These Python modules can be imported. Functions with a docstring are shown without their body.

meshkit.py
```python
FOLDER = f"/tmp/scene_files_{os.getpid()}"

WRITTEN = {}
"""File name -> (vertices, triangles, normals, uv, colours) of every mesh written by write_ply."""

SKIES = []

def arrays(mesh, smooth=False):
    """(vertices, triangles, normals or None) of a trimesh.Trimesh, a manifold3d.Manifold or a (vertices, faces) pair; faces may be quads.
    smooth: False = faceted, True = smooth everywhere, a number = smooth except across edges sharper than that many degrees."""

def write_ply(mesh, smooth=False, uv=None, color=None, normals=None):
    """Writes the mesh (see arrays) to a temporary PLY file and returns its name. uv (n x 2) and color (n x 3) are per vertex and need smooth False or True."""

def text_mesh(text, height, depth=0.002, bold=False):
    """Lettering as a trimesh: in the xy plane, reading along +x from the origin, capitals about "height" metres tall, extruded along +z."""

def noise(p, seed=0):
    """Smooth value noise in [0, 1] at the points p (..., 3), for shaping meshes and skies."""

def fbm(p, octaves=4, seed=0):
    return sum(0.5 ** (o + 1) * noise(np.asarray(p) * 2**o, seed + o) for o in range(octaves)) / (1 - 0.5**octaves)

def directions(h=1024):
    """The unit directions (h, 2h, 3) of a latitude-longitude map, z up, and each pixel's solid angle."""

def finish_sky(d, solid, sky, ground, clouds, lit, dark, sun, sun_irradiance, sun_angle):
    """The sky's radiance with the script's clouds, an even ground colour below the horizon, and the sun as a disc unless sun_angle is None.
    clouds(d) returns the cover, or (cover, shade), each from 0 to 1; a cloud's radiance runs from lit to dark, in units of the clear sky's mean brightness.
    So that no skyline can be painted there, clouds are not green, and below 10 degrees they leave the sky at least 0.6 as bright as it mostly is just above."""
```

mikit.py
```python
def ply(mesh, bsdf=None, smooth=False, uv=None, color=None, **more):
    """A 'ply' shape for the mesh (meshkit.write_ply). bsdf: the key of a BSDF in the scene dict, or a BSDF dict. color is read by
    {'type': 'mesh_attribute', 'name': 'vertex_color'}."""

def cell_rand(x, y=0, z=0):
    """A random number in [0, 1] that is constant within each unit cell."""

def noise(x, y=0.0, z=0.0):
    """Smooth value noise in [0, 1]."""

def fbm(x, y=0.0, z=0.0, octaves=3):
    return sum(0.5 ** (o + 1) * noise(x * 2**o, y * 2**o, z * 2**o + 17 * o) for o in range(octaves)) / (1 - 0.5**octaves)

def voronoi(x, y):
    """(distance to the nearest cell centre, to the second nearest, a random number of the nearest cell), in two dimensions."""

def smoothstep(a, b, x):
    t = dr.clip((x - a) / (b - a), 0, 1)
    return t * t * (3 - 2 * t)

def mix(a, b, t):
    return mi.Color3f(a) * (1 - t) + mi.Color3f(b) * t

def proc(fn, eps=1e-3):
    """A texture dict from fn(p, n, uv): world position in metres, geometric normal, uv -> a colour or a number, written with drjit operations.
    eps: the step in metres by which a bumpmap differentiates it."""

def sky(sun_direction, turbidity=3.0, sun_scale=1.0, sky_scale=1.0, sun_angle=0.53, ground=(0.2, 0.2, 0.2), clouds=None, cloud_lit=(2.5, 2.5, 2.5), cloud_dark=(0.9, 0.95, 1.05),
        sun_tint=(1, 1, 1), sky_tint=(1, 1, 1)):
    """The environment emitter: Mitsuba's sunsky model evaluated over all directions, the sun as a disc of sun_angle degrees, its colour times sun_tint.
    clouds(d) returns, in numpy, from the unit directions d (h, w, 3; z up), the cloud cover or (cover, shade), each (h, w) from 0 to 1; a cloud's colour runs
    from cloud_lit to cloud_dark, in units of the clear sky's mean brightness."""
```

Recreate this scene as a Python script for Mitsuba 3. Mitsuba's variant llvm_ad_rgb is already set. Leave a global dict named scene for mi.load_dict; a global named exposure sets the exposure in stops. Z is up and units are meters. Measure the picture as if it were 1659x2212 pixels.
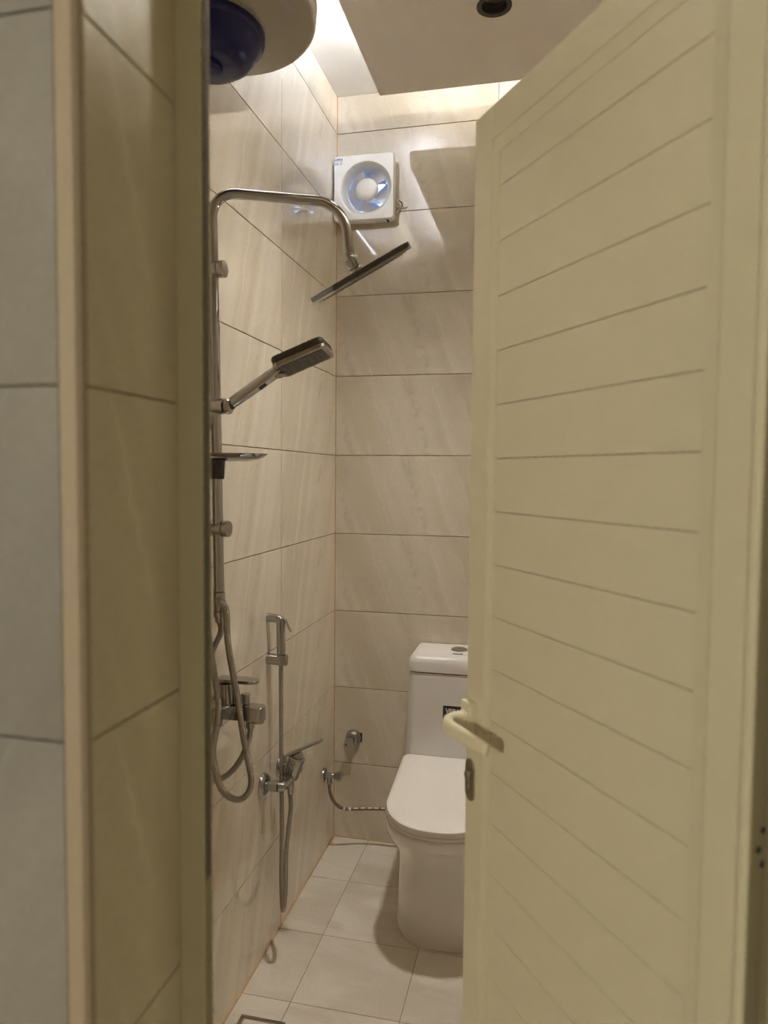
import math
import numpy as np
import drjit as dr
import mitsuba as mi
import trimesh
import manifold3d as m3
import meshkit
import mikit
from mikit import noise, fbm, smoothstep, mix

T = mi.ScalarTransform4f
rng = np.random.default_rng(7)
scene, labels = {}, {}

# ------------------------------------------------------------------ camera
YAW, PITCH, ROLL, CAMH, FPX = 0.2235, 0.0535, 0.0088, 1.4289, 1521.83
_f = np.array([-math.sin(YAW) * math.cos(PITCH), math.cos(YAW) * math.cos(PITCH), -math.sin(PITCH)])
_r = np.array([math.cos(YAW), math.sin(YAW), 0.0])
_u = np.cross(_r, _f)
_up = -_r * math.sin(ROLL) + _u * math.cos(ROLL)
scene['camera'] = {
    'type': 'thinlens',
    'fov': math.degrees(2 * math.atan(829.5 / FPX)), 'fov_axis': 'x',
    'aperture_radius': 0.0031, 'focus_distance': 2.2, 'near_clip': 0.05, 'far_clip': 50.0,
    'to_world': T().look_at(origin=[0, 0, CAMH], target=list(np.array([0, 0, CAMH]) + _f), up=list(_up)),
}
exposure = 0.3

# light strengths (radiance of the led strips and of the added unseen lamps)
LED_COOL = (150.0, 160.0, 195.0)
LED_WARM = (26.0, 23.0, 18.0)
LED_SIDE = (500.0, 460.0, 396.0)
ADDED_HALL_LAMP = (224.0, 205.0, 164.0)
ADDED_DOWNLIGHT = (500.0, 468.0, 430.0)
SKY_SCALE = 11.0
scene['sky'] = mikit.sky((0.3, 0.5, 0.8), turbidity=3.0, sun_scale=0.0, sky_scale=SKY_SCALE, sky_tint=(1.15, 1.05, 0.95))


# ------------------------------------------------------------------ materials
def rgb(c):
    return {'type': 'rgb', 'value': list(c)}


def mat(name, c, rough=0.4, metallic=0.0, spec=0.5, **more):
    d = {'type': 'principled', 'base_color': c if isinstance(c, dict) else rgb(c), 'roughness': rough, 'metallic': metallic}
    if metallic == 0:
        d['specular'] = spec
    d.update(more)
    scene[name] = {'type': 'twosided', 'bsdf': d}
    return name


TILE_LO, TILE_HI, TILE_DARK, TILE_VEIN = (0.615, 0.553, 0.45), (0.735, 0.685, 0.585), (0.57, 0.505, 0.405), (0.80, 0.755, 0.665)


def tile_print(p, n, uv):
    u, v = uv.x, uv.y
    wob = noise(u * 9.0, v * 16.0, 3.1) - 0.5
    s = u + 0.34 * v + 0.012 * wob
    broad = fbm(s * 9.0, v * 1.6 + u * 0.5, 1.0, 3)
    mid = noise(s * 30.0, v * 3.0, 5.0)
    speck = noise(u * 700.0, v * 700.0, 2.0)
    grain = fbm(u * 150.0, v * 150.0, 9.0, 2)
    c = mix(TILE_LO, TILE_HI, smoothstep(0.25, 0.8, broad * 0.78 + mid * 0.22))
    # granular darker band
    cell = dr.floor(s / 0.3)
    band = s - cell * 0.3 - 0.17 - 0.02 * (noise(v * 20.0, u * 8.0, 4.0) - 0.5)
    bm = dr.exp(-dr.square(band / 0.016)) * smoothstep(0.35, 0.75, noise(u * 60.0, v * 60.0, 6.0) * 0.55 + speck * 0.45)
    c = mix(c, TILE_DARK, bm * 0.7)
    # thin light veins
    k = dr.floor(s / 0.10)
    centre = (k + 0.25 + 0.5 * mikit.cell_rand(k, 3, 1)) * 0.10
    dv = dr.abs(s - centre + 0.010 * (noise(u * 60.0, v * 60.0, 8.0) - 0.5))
    vein = dr.exp(-dr.square(dv / 0.0009)) * smoothstep(0.3, 0.65, noise(k * 3.7, v * 9.0, 2.0))
    halo = dr.exp(-dr.square((dv + 0.004) / 0.011)) * smoothstep(0.3, 0.8, noise(k * 1.9, v * 6.0, 7.0))
    c = mix(c, TILE_VEIN, dr.clip(vein * 0.75 + halo * 0.38, 0, 1))
    return c * (0.965 + 0.07 * grain)


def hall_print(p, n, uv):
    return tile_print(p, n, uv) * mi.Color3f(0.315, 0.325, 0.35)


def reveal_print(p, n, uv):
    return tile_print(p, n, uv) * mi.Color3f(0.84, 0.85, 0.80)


def floor_print(p, n, uv):
    u, v = uv.x, uv.y
    b = fbm(u * 3.0 + v * 1.2, v * 9.0 + 0.8 * noise(u * 6, v * 6), 2.0, 4)
    c = mix((0.58, 0.53, 0.45), (0.70, 0.655, 0.575), smoothstep(0.3, 0.72, b))
    st = smoothstep(0.62, 0.82, fbm(u * 5.0, v * 26.0 + u * 4.0, 5.0, 3))
    c = mix(c, (0.50, 0.445, 0.36), st * 0.35)
    return c * (0.97 + 0.06 * noise(u * 260.0, v * 260.0, 1.0))


def plaster_fn(p, n, uv):
    a = fbm(p.x * 8, p.y * 8, p.z * 8, 3)
    return mix((0.66, 0.645, 0.61), (0.72, 0.705, 0.67), a)


mat('m_tile', mikit.proc(tile_print), 0.035, spec=0.7)
mat('m_reveal_tile', mikit.proc(reveal_print), 0.14, spec=0.5)
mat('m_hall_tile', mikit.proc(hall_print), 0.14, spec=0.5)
mat('m_floor_tile', mikit.proc(floor_print), 0.28, spec=0.5)
mat('m_grout', (0.62, 0.49, 0.34), 0.85, spec=0.2)
mat('m_joint', (0.50, 0.35, 0.20), 0.8, spec=0.2)
mat('m_floor_grout', (0.30, 0.24, 0.16), 0.85, spec=0.2)
mat('m_tile_trim', (0.31, 0.255, 0.18), 0.6)
mat('m_plaster', mikit.proc(plaster_fn), 0.8, spec=0.2)
mat('m_panel', (0.86, 0.815, 0.765), 0.75, spec=0.2)
mat('m_door', (0.54, 0.505, 0.38), 0.27)
mat('m_frame', (0.64, 0.60, 0.44), 0.4)
mat('m_gasket', (0.075, 0.066, 0.042), 0.6)
mat('m_olive_shade', (0.21, 0.185, 0.115), 0.6)  # dark olive that stands in for shade on frame and door edges
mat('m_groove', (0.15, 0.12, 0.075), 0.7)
mat('m_handle', (0.60, 0.555, 0.42), 0.32)
mat('m_lock', (0.36, 0.32, 0.26), 0.38, metallic=1.0)
mat('m_chrome', (0.40, 0.395, 0.39), 0.025, metallic=1.0)
mat('m_satin', (0.37, 0.352, 0.325), 0.16, metallic=1.0)
mat('m_steel_hose', (0.40, 0.375, 0.335), 0.08, metallic=1.0)
mat('m_black', (0.012, 0.011, 0.011), 0.25)
mat('m_black_matt', (0.02, 0.02, 0.02), 0.55)
mat('m_nozzle_grey', (0.085, 0.08, 0.075), 0.5)
mat('m_nozzle', (0.13, 0.125, 0.12), 0.45)
mat('m_ceramic', (0.72, 0.705, 0.68), 0.12, clearcoat=0.6, clearcoat_gloss=0.95)
mat('m_seat', (0.77, 0.745, 0.71), 0.22)
mat('m_white_print', (0.82, 0.81, 0.78), 0.5)
mat('m_blue_print', (0.02, 0.06, 0.20), 0.5)
mat('m_fan', (0.885, 0.925, 0.985), 0.3)
mat('m_fan_blade', (0.74, 0.80, 0.95), 0.2)
mat('m_heater', (0.33, 0.305, 0.245), 0.2)
mat('m_blue_cap', (0.008, 0.010, 0.05), 0.16, spec=0.16)
mat('m_blue_dot', (0.02, 0.05, 0.22), 0.3)
mat('m_hose_band', (0.75, 0.68, 0.58), 0.4)
mat('m_hose_dark', (0.17, 0.13, 0.10), 0.4)
mat('m_reflector', (0.72, 0.68, 0.60), 0.2, metallic=1.0)
mat('m_hall_wall', (0.27, 0.25, 0.21), 0.7, spec=0.2)


# ------------------------------------------------------------------ helpers
def put(key, mesh, bsdf, label=None, category=None, group=None, kind=None, smooth=False, uv=None, **more):
    if isinstance(mesh, (list, tuple)) and not isinstance(mesh[0], np.ndarray):
        mesh = trimesh.util.concatenate([tm(x) for x in mesh])
    n, base = 0, key
    while key in scene:
        n += 1
        key = f'{base}_{n:03d}'
    scene[key] = mikit.ply(mesh, bsdf, smooth=smooth, uv=uv, **more)
    say(key, label, category, group, kind)
    return key


def say(key, label=None, category=None, group=None, kind=None):
    d = {k: v for k, v in (('label', label), ('category', category), ('group', group), ('kind', kind)) if v}
    if d:
        labels[key] = d


def tm(x):
    if isinstance(x, trimesh.Trimesh):
        return x
    if hasattr(x, 'to_mesh'):
        m = x.to_mesh()
        return trimesh.Trimesh(m.vert_properties[:, :3], m.tri_verts, process=False)
    return trimesh.Trimesh(*x, process=False)


def frame(o, x, y, z):
    M = np.eye(4)
    M[:3, 0], M[:3, 1], M[:3, 2], M[:3, 3] = x, y, z, o
    return M


def place(mesh, M):
    m = tm(mesh).copy()
    m.apply_transform(M)
    return m


def unit(v):
    v = np.asarray(v, float)
    return v / np.linalg.norm(v)


def axis_frame(o, z, xhint=(0, 0, 1)):
    z = unit(z)
    x = np.asarray(xhint, float)
    if abs(x @ z) > 0.95:
        x = np.array([1.0, 0, 0])
    x = unit(x - z * (x @ z))
    return frame(o, x, np.cross(z, x), z)


def box(x0, x1, y0, y1, z0, z1):
    b = trimesh.creation.box((x1 - x0, y1 - y0, z1 - z0))
    b.apply_translation(((x0 + x1) / 2, (y0 + y1) / 2, (z0 + z1) / 2))
    return b


def rbox(x0, x1, y0, y1, z0, z1, r=0.003, seg=8):
    pts = []
    s = m3.Manifold.sphere(r, seg)
    for x in (x0 + r, x1 - r):
        for y in (y0 + r, y1 - r):
            for z in (z0 + r, z1 - r):
                pts.append(s.translate((x, y, z)))
    return tm(m3.Manifold.batch_hull(pts))


def chamfer_slab(w, h, t, c):
    """A tile: w by h (x, y from 0), back at z=0, face at z=t, face edges chamfered by c."""
    a = [(0, 0), (w, 0), (w, h), (0, h)]
    b = [(c, c), (w - c, c), (w - c, h - c), (c, h - c)]
    v = np.array([(x, y, 0) for x, y in a] + [(x, y, t - c) for x, y in a] + [(x, y, t) for x, y in b], float)
    f = [(3, 2, 1, 0)]
    for k in (0, 4):
        for i in range(4):
            j = (i + 1) % 4
            f.append((k + i, k + j, k + 4 + j, k + 4 + i))
    f.append((8, 9, 10, 11))
    q = np.array(f)
    return v, np.vstack([q[:, [0, 1, 2]], q[:, [0, 2, 3]]])


def lathe(profile, M=None, n=32, close=True):
    """profile: list of (radius, z) bottom to top along +z of M."""
    pr = [(max(r, 0), z) for r, z in profile]
    m = trimesh.creation.revolve(np.array(pr, float), sections=n)
    if m.volume < 0:
        m.invert()
    return place(m, M) if M is not None else m


def rounded(r, z0, z1, e=0.002, k=3):
    """A cylinder profile with rounded rims."""
    a = [(0, z0)] + [(r - e + e * math.sin(t), z0 + e - e * math.cos(t)) for t in np.linspace(0, math.pi / 2, k)]
    b = [(r - e + e * math.cos(t), z1 - e + e * math.sin(t)) for t in np.linspace(0, math.pi / 2, k)] + [(0, z1)]
    return a + b


def cyl(p0, p1, r, e=0.0015, n=28):
    p0, p1 = np.asarray(p0, float), np.asarray(p1, float)
    L = np.linalg.norm(p1 - p0)
    return lathe(rounded(r, 0, L, min(e, r * 0.45, L * 0.45)), axis_frame(p0, p1 - p0), n)


def spline(pts, n=60):
    from scipy.interpolate import CubicSpline
    p = np.asarray(pts, float)
    t = np.r_[0, np.cumsum(np.linalg.norm(np.diff(p, axis=0), axis=1) ** 0.5)]
    q = CubicSpline(t, p)(np.linspace(0, t[-1], n * 4))
    s = np.r_[0, np.cumsum(np.linalg.norm(np.diff(q, axis=0), axis=1))]
    g = np.linspace(0, s[-1], n)
    return np.stack([np.interp(g, s, q[:, k]) for k in range(3)], 1)


def fillet(pts, radii, k=10):
    """A polyline with its inner corners rounded."""
    p = [np.asarray(x, float) for x in pts]
    out = [p[0]]
    for i in range(1, len(p) - 1):
        a, b = unit(p[i - 1] - p[i]), unit(p[i + 1] - p[i])
        ang = math.acos(np.clip(a @ b, -1, 1))
        r = radii if np.isscalar(radii) else radii[i - 1]
        d = r / math.tan(ang / 2)
        c = p[i] + unit(a + b) * r / math.sin(ang / 2)
        s, e = p[i] + a * d - c, p[i] + b * d - c
        th = math.acos(np.clip(unit(s) @ unit(e), -1, 1))
        for t in np.linspace(0, 1, k):
            out.append(c + (math.sin((1 - t) * th) * s + math.sin(t * th) * e) / math.sin(th))
    out.append(p[-1])
    return np.array(out)


def sweep(points, ra, rb=None, sides=16, up=(0, 0, 1), power=2.0, caps=True):
    """A tube along points; ra, rb: half sizes (scalars or arrays) across; power > 2 squares the section."""
    p = np.asarray(points, float)
    N = len(p)
    ra = np.broadcast_to(np.asarray(ra, float), (N,))
    rb = ra if rb is None else np.broadcast_to(np.asarray(rb, float), (N,))
    t = np.gradient(p, axis=0)
    t /= np.linalg.norm(t, axis=1, keepdims=True)
    a = np.asarray(up, float)
    if abs(a @ t[0]) > 0.9:
        a = np.array([1.0, 0, 0]) if abs(t[0][0]) < 0.9 else np.array([0, 1.0, 0])
    A = []
    for i in range(N):
        a = a - t[i] * (a @ t[i])
        a = a / np.linalg.norm(a)
        A.append(a)
    A = np.array(A)
    B = np.cross(t, A)
    th = np.arange(sides) * 2 * math.pi / sides
    c, s = np.cos(th), np.sin(th)
    c, s = np.sign(c) * np.abs(c) ** (2 / power), np.sign(s) * np.abs(s) ** (2 / power)
    v = p[:, None] + ra[:, None, None] * c[None, :, None] * A[:, None] + rb[:, None, None] * s[None, :, None] * B[:, None]
    v = v.reshape(-1, 3)
    i, j = np.meshgrid(np.arange(N - 1), np.arange(sides), indexing='ij')
    j2 = (j + 1) % sides
    q = np.stack([i * sides + j, i * sides + j2, (i + 1) * sides + j2, (i + 1) * sides + j], -1).reshape(-1, 4)
    f = np.vstack([q[:, [0, 1, 2]], q[:, [0, 2, 3]]])
    if caps:
        v = np.vstack([v, p[0], p[-1]])
        k = np.arange(sides)
        f = np.vstack([f, np.stack([np.full(sides, N * sides), (k + 1) % sides, k], 1),
                       np.stack([np.full(sides, N * sides + 1), (N - 1) * sides + k, (N - 1) * sides + (k + 1) % sides], 1)])
    return v, f


def corrugated(points, r, pitch=0.0027, depth=0.0011, sides=12):
    """A ribbed metal hose."""
    p = np.asarray(points, float)
    s = np.r_[0, np.cumsum(np.linalg.norm(np.diff(p, axis=0), axis=1))]
    n = int(s[-1] / pitch) * 4
    g = np.linspace(0, s[-1], n)
    q = np.stack([np.interp(g, s, p[:, k]) for k in range(3)], 1)
    # light smoothing so that the tangent is steady
    rr = r - depth * np.array([0.0, 0.15, 1.0, 0.15])[np.arange(n) % 4]
    return sweep(q, rr, sides=sides)


def loft(rings, cap0=True, cap1=True):
    """rings: list of (n, 3) closed outlines."""
    R = np.array(rings, float)
    N, S = R.shape[:2]
    v = R.reshape(-1, 3)
    i, j = np.meshgrid(np.arange(N - 1), np.arange(S), indexing='ij')
    j2 = (j + 1) % S
    q = np.stack([i * S + j, i * S + j2, (i + 1) * S + j2, (i + 1) * S + j], -1).reshape(-1, 4)
    f = np.vstack([q[:, [0, 1, 2]], q[:, [0, 2, 3]]])
    k = np.arange(S)
    if cap0:
        v = np.vstack([v, R[0].mean(0)])
        f = np.vstack([f, np.stack([np.full(S, len(v) - 1), (k + 1) % S, k], 1)])
    if cap1:
        v = np.vstack([v, R[-1].mean(0)])
        f = np.vstack([f, np.stack([np.full(S, len(v) - 1), (N - 1) * S + k, (N - 1) * S + (k + 1) % S], 1)])
    m = trimesh.Trimesh(v, f, process=False)
    if m.volume < 0:
        m.invert()
    return m


# ------------------------------------------------------------------ the room
XL, YB, ZC = -0.7855, 2.605, 2.836          # left wall, back wall, ceiling (tile faces)
XR = 0.42                                    # right wall of the bathroom
YF0, YF1 = 0.510, 0.735                      # hall face and inner face of the front wall
XJ0, XJ1 = -0.372, 0.216                     # the doorway's reveals
ZD = 2.035                                   # its head
GAP, TT = 0.0020, 0.008


def tile_wall(key, origin, ax, ay, an, us, vs, variant=None, hole=None, label=None, bsdf='m_tile'):
    """Tiles between the lines us, vs of a wall plane; origin + ax*u + ay*v, faces at the plane, out along an."""
    for i in range(len(us) - 1):
        for j in range(len(vs) - 1):
            w, h = us[i + 1] - us[i] - GAP, vs[j + 1] - vs[j] - GAP
            if w < 0.006 or h < 0.006:
                continue
            o = np.asarray(origin, float) + np.asarray(ax) * (us[i] + GAP / 2) + np.asarray(ay) * (vs[j] + GAP / 2) - np.asarray(an) * TT
            v, f = chamfer_slab(w, h, TT, 0.0004)
            off = variant(i, j) if variant else (0.0, 0.0)
            if hole and hole(i, j) is not None:
                slab = m3.Manifold(m3.Mesh(v.astype(np.float32), f.astype(np.uint32)))
                cu, cv, cr = hole(i, j)
                slab = slab - m3.Manifold.cylinder(TT * 4, cr, cr, 48).translate((cu - us[i] - GAP / 2, cv - vs[j] - GAP / 2, -TT))
                t = tm(slab)
                v, f = np.array(t.vertices), np.array(t.faces)
            uv = v[:, :2] + np.array([GAP / 2, GAP / 2]) + np.asarray(off)
            M = frame(o, ax, ay, an)
            put(key + '__tile', ((np.c_[v, np.ones(len(v))] @ M.T)[:, :3], f), bsdf, uv=uv)


rows = [0.3 * k for k in range(10)] + [ZC]
FAN_X, FAN_Z = -0.660, 2.474
WT = 0.10                                    # how thick the walls are built

# back wall (with the round opening behind the exhaust fan)
wb = tm(m3.Manifold(m3.Mesh(*[a.astype(t) for a, t in zip((lambda b: (np.array(b.vertices), np.array(b.faces)))(box(XL - WT, XR + WT, YB + TT - 0.0003, YB + WT, -0.05, ZC + 0.1)), (np.float32, np.uint32))]))
        - m3.Manifold.cylinder(0.4, 0.079, 0.079, 48).rotate((-90, 0, 0)).translate((FAN_X, YB - 0.1, FAN_Z)))
scene['wall_back'] = mikit.ply(wb, 'm_grout')
say('wall_back', 'back wall of beige stone-look tiles behind the toilet', 'wall', kind='structure')
ub = [0, 0.5991, XR - XL]
tile_wall('wall_back', (XL, YB, 0), (1, 0, 0), (0, 0, 1), (0, -1, 0), ub, rows,
          variant=lambda i, j: (1.3 + 0.6 * i, 0.0),
          hole=lambda i, j: (FAN_X - XL, FAN_Z, 0.079) if (i == 0 and rows[j] < FAN_Z + 0.08 and rows[j + 1] > FAN_Z - 0.08) else None)

# left wall
put('wall_left', box(XL - WT, XL - TT + 0.0003, YF1 - 0.02, YB + WT, -0.05, ZC + 0.1), 'm_grout',
    'left wall of glossy beige stone-look tiles with the shower on it', 'wall', kind='structure')
ul = [0, 0.57, 1.17, 1.77, YB - YF1 + 0.0]
tile_wall('wall_left', (XL, YB, 0), (0, -1, 0), (0, 0, 1), (1, 0, 0), ul, rows,
          variant=lambda i, j: (5.0 + 0.6 * i + 0.9 * (i > 0), 0.0))

# right wall (behind the door)
put('wall_right', box(XR + TT - 0.0003, XR + WT, YF1 - 0.02, YB + WT, -0.05, ZC + 0.1), 'm_grout',
    'right wall of the bathroom behind the open door', 'wall', kind='structure')
tile_wall('wall_right', (XR, YF1, 0), (0, 1, 0), (0, 0, 1), (-1, 0, 0), [0, 0.6, 1.2, 1.8, YB - YF1], rows,
          variant=lambda i, j: (8.0 + 0.6 * i, 0.0))

# grouted corners
put('wall_back__corner_joint', box(XL - 0.0005, XL + 0.0028, YB - 0.0028, YB + 0.0005, 0.0, ZC), 'm_joint', 'tan corner joint')
put('wall_left__floor_joint', box(XL - 0.0005, XL + 0.0035, YF1, YB, -0.002, 0.0035), 'm_joint', 'brown joint along the floor')
put('wall_back__floor_joint', box(XL + 0.0036, XR, YB - 0.003, YB + 0.0005, -0.002, 0.003), 'm_joint')

# front wall: a slab with the doorway, tiled on the hall side and in the reveals
HX0, HX1, HY0 = -2.2, 1.05, -2.9            # the hall
wf = [box(HX0 - WT, XJ0 - TT + 0.0003, YF0 + TT - 0.0003, YF1, -0.05, ZC + 0.1), box(XJ1 + TT - 0.0003, HX1 + WT, YF0 + TT - 0.0003, YF1, -0.05, ZC + 0.1),
      box(XJ0 - TT, XJ1 + TT, YF0 + TT, YF1, ZD + TT, ZC + 0.1)]
put('wall_front', wf, 'm_grout', 'near wall of beige tiles around the doorway, its reveal beside the door frame', 'wall', kind='structure')
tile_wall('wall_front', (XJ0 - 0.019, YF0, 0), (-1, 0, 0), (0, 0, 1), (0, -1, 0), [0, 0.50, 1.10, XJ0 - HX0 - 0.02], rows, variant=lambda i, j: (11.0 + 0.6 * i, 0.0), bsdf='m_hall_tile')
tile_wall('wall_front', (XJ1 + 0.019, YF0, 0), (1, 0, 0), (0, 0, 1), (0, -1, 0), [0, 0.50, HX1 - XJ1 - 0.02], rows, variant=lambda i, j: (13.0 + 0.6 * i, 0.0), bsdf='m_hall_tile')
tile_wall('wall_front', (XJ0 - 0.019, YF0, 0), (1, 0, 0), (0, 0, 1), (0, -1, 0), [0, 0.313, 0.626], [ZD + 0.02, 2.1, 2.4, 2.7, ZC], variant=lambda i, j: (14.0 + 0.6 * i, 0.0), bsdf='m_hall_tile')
YFR = 0.668                                  # front of the door frame
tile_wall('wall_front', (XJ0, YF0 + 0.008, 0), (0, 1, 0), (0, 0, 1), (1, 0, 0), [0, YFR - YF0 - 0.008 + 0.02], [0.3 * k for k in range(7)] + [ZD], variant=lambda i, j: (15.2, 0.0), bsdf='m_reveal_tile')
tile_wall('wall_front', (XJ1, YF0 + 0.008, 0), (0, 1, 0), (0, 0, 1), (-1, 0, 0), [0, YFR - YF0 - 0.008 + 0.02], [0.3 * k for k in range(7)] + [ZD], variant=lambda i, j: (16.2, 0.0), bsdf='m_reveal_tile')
for sx, xj in ((-1, XJ0), (1, XJ1)):         # the grouted corner strips
    pr = np.array([(xj, YF0 + 0.008), (xj - sx * 0.0005, YF0 + 0.003), (xj + sx * 0.003, YF0 - 0.0005), (xj + sx * 0.019, YF0), (xj + sx * 0.019, YF0 + 0.012), (xj, YF0 + 0.012)])
    from shapely.geometry import Polygon
    put('wall_front__corner_strip', trimesh.creation.extrude_polygon(Polygon(pr), ZD), 'm_tile_trim', 'tan grouted corner strip')

# floors
FX = [XL, -0.642, -0.341, -0.040, 0.261, XR]
FY = [YB, 2.317, 2.021, 1.735, 1.437, 1.139, 0.841, YF1 - 0.005]
put('floor', box(XL - WT, XR + WT, YF1 - 0.02, YB + WT, -0.06, -0.0012), 'm_floor_grout', 'bathroom floor of square beige tiles', 'floor', kind='structure')
DRX0, DRX1, DRY0, DRY1 = -0.752, -0.628, 1.540, 1.664
for i in range(len(FX) - 1):
    for j in range(len(FY) - 1):
        w, h = FX[i + 1] - FX[i] - 0.002, FY[j] - FY[j + 1] - 0.002
        v, f = chamfer_slab(w, h, 0.008, 0.0006)
        x0, y0 = FX[i] + 0.001, FY[j + 1] + 0.001
        m = m3.Manifold(m3.Mesh(v.astype(np.float32), f.astype(np.uint32)))
        if x0 < DRX1 and FY[j + 1] < DRY1 and FY[j] > DRY0 and x0 + w > DRX0:
            m = m - m3.Manifold.cube((DRX1 - DRX0, DRY1 - DRY0, 0.1)).translate((DRX0 - x0, DRY0 - y0, -0.05))
            t = tm(m)
            v, f = np.array(t.vertices), np.array(t.faces)
        off = np.array([0.7 * i + 0.3 * j, 1.1 * j + 0.45 * i])
        put('floor__tile', (v + [x0, y0, -0.008], f), 'm_floor_tile', uv=v[:, :2] + off)

# ceilings
put('ceiling', box(XL - WT, XR + WT, YF1 - 0.02, YB + WT, ZC, ZC + 0.1), 'm_plaster', 'white plaster ceiling above the dropped panel', 'ceiling', kind='structure')

# the hall on the camera's side of the doorway
put('floor_hall', box(HX0, HX1, HY0, YF1 - 0.004, -0.06, 0.0), 'm_floor_tile', 'hall floor in front of the doorway', 'floor', kind='structure')
put('ceiling_hall', box(HX0 - WT, HX1 + WT, HY0 - WT, YF0 + TT, 2.70, 2.8), 'm_plaster', 'hall ceiling', 'ceiling', kind='structure')
put('wall_hall_left', box(HX0 - WT, HX0, HY0, YF0 + 0.02, -0.05, 2.75), 'm_hall_wall', 'plain left wall of the hall', 'wall', kind='structure')
put('wall_hall_right', box(HX1, HX1 + WT, HY0, YF0 + 0.02, -0.05, 2.75), 'm_hall_wall', 'plain right wall of the hall', 'wall', kind='structure')
put('wall_hall_back', box(HX0 - WT, HX1 + WT, HY0 - WT, HY0, -0.05, 2.75), 'm_hall_wall', 'plain hall wall behind the camera', 'wall', kind='structure')

# ------------------------------------------------------------------ dropped ceiling panel, cove lights, downlight
PX0, PX1, PY0, PY1, PZ0, PZ1 = -0.559, 0.20, 0.90, 2.340, 2.680, 2.735
DLX, DLY, DL2Y = -0.157, 1.965, 1.75
DL2X = -0.20
pan = m3.Manifold(m3.Mesh(*(lambda b: (np.array(b.vertices, np.float32), np.array(b.faces, np.uint32)))(rbox(PX0, PX1, PY0, PY1, PZ0, PZ1, 0.003))))
pan = pan - m3.Manifold.cylinder(0.04, 0.036, 0.036, 48).translate((DLX, DLY, PZ0 - 0.002)) - m3.Manifold.cylinder(0.2, 0.0785, 0.0785, 64).translate((DL2X, DL2Y, PZ0 - 0.002))
scene['dropped_ceiling_panel'] = mikit.ply(tm(pan), 'm_panel')
say('dropped_ceiling_panel', 'matt beige-grey dropped ceiling panel with lit gaps along the walls', 'ceiling panel')
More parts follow.
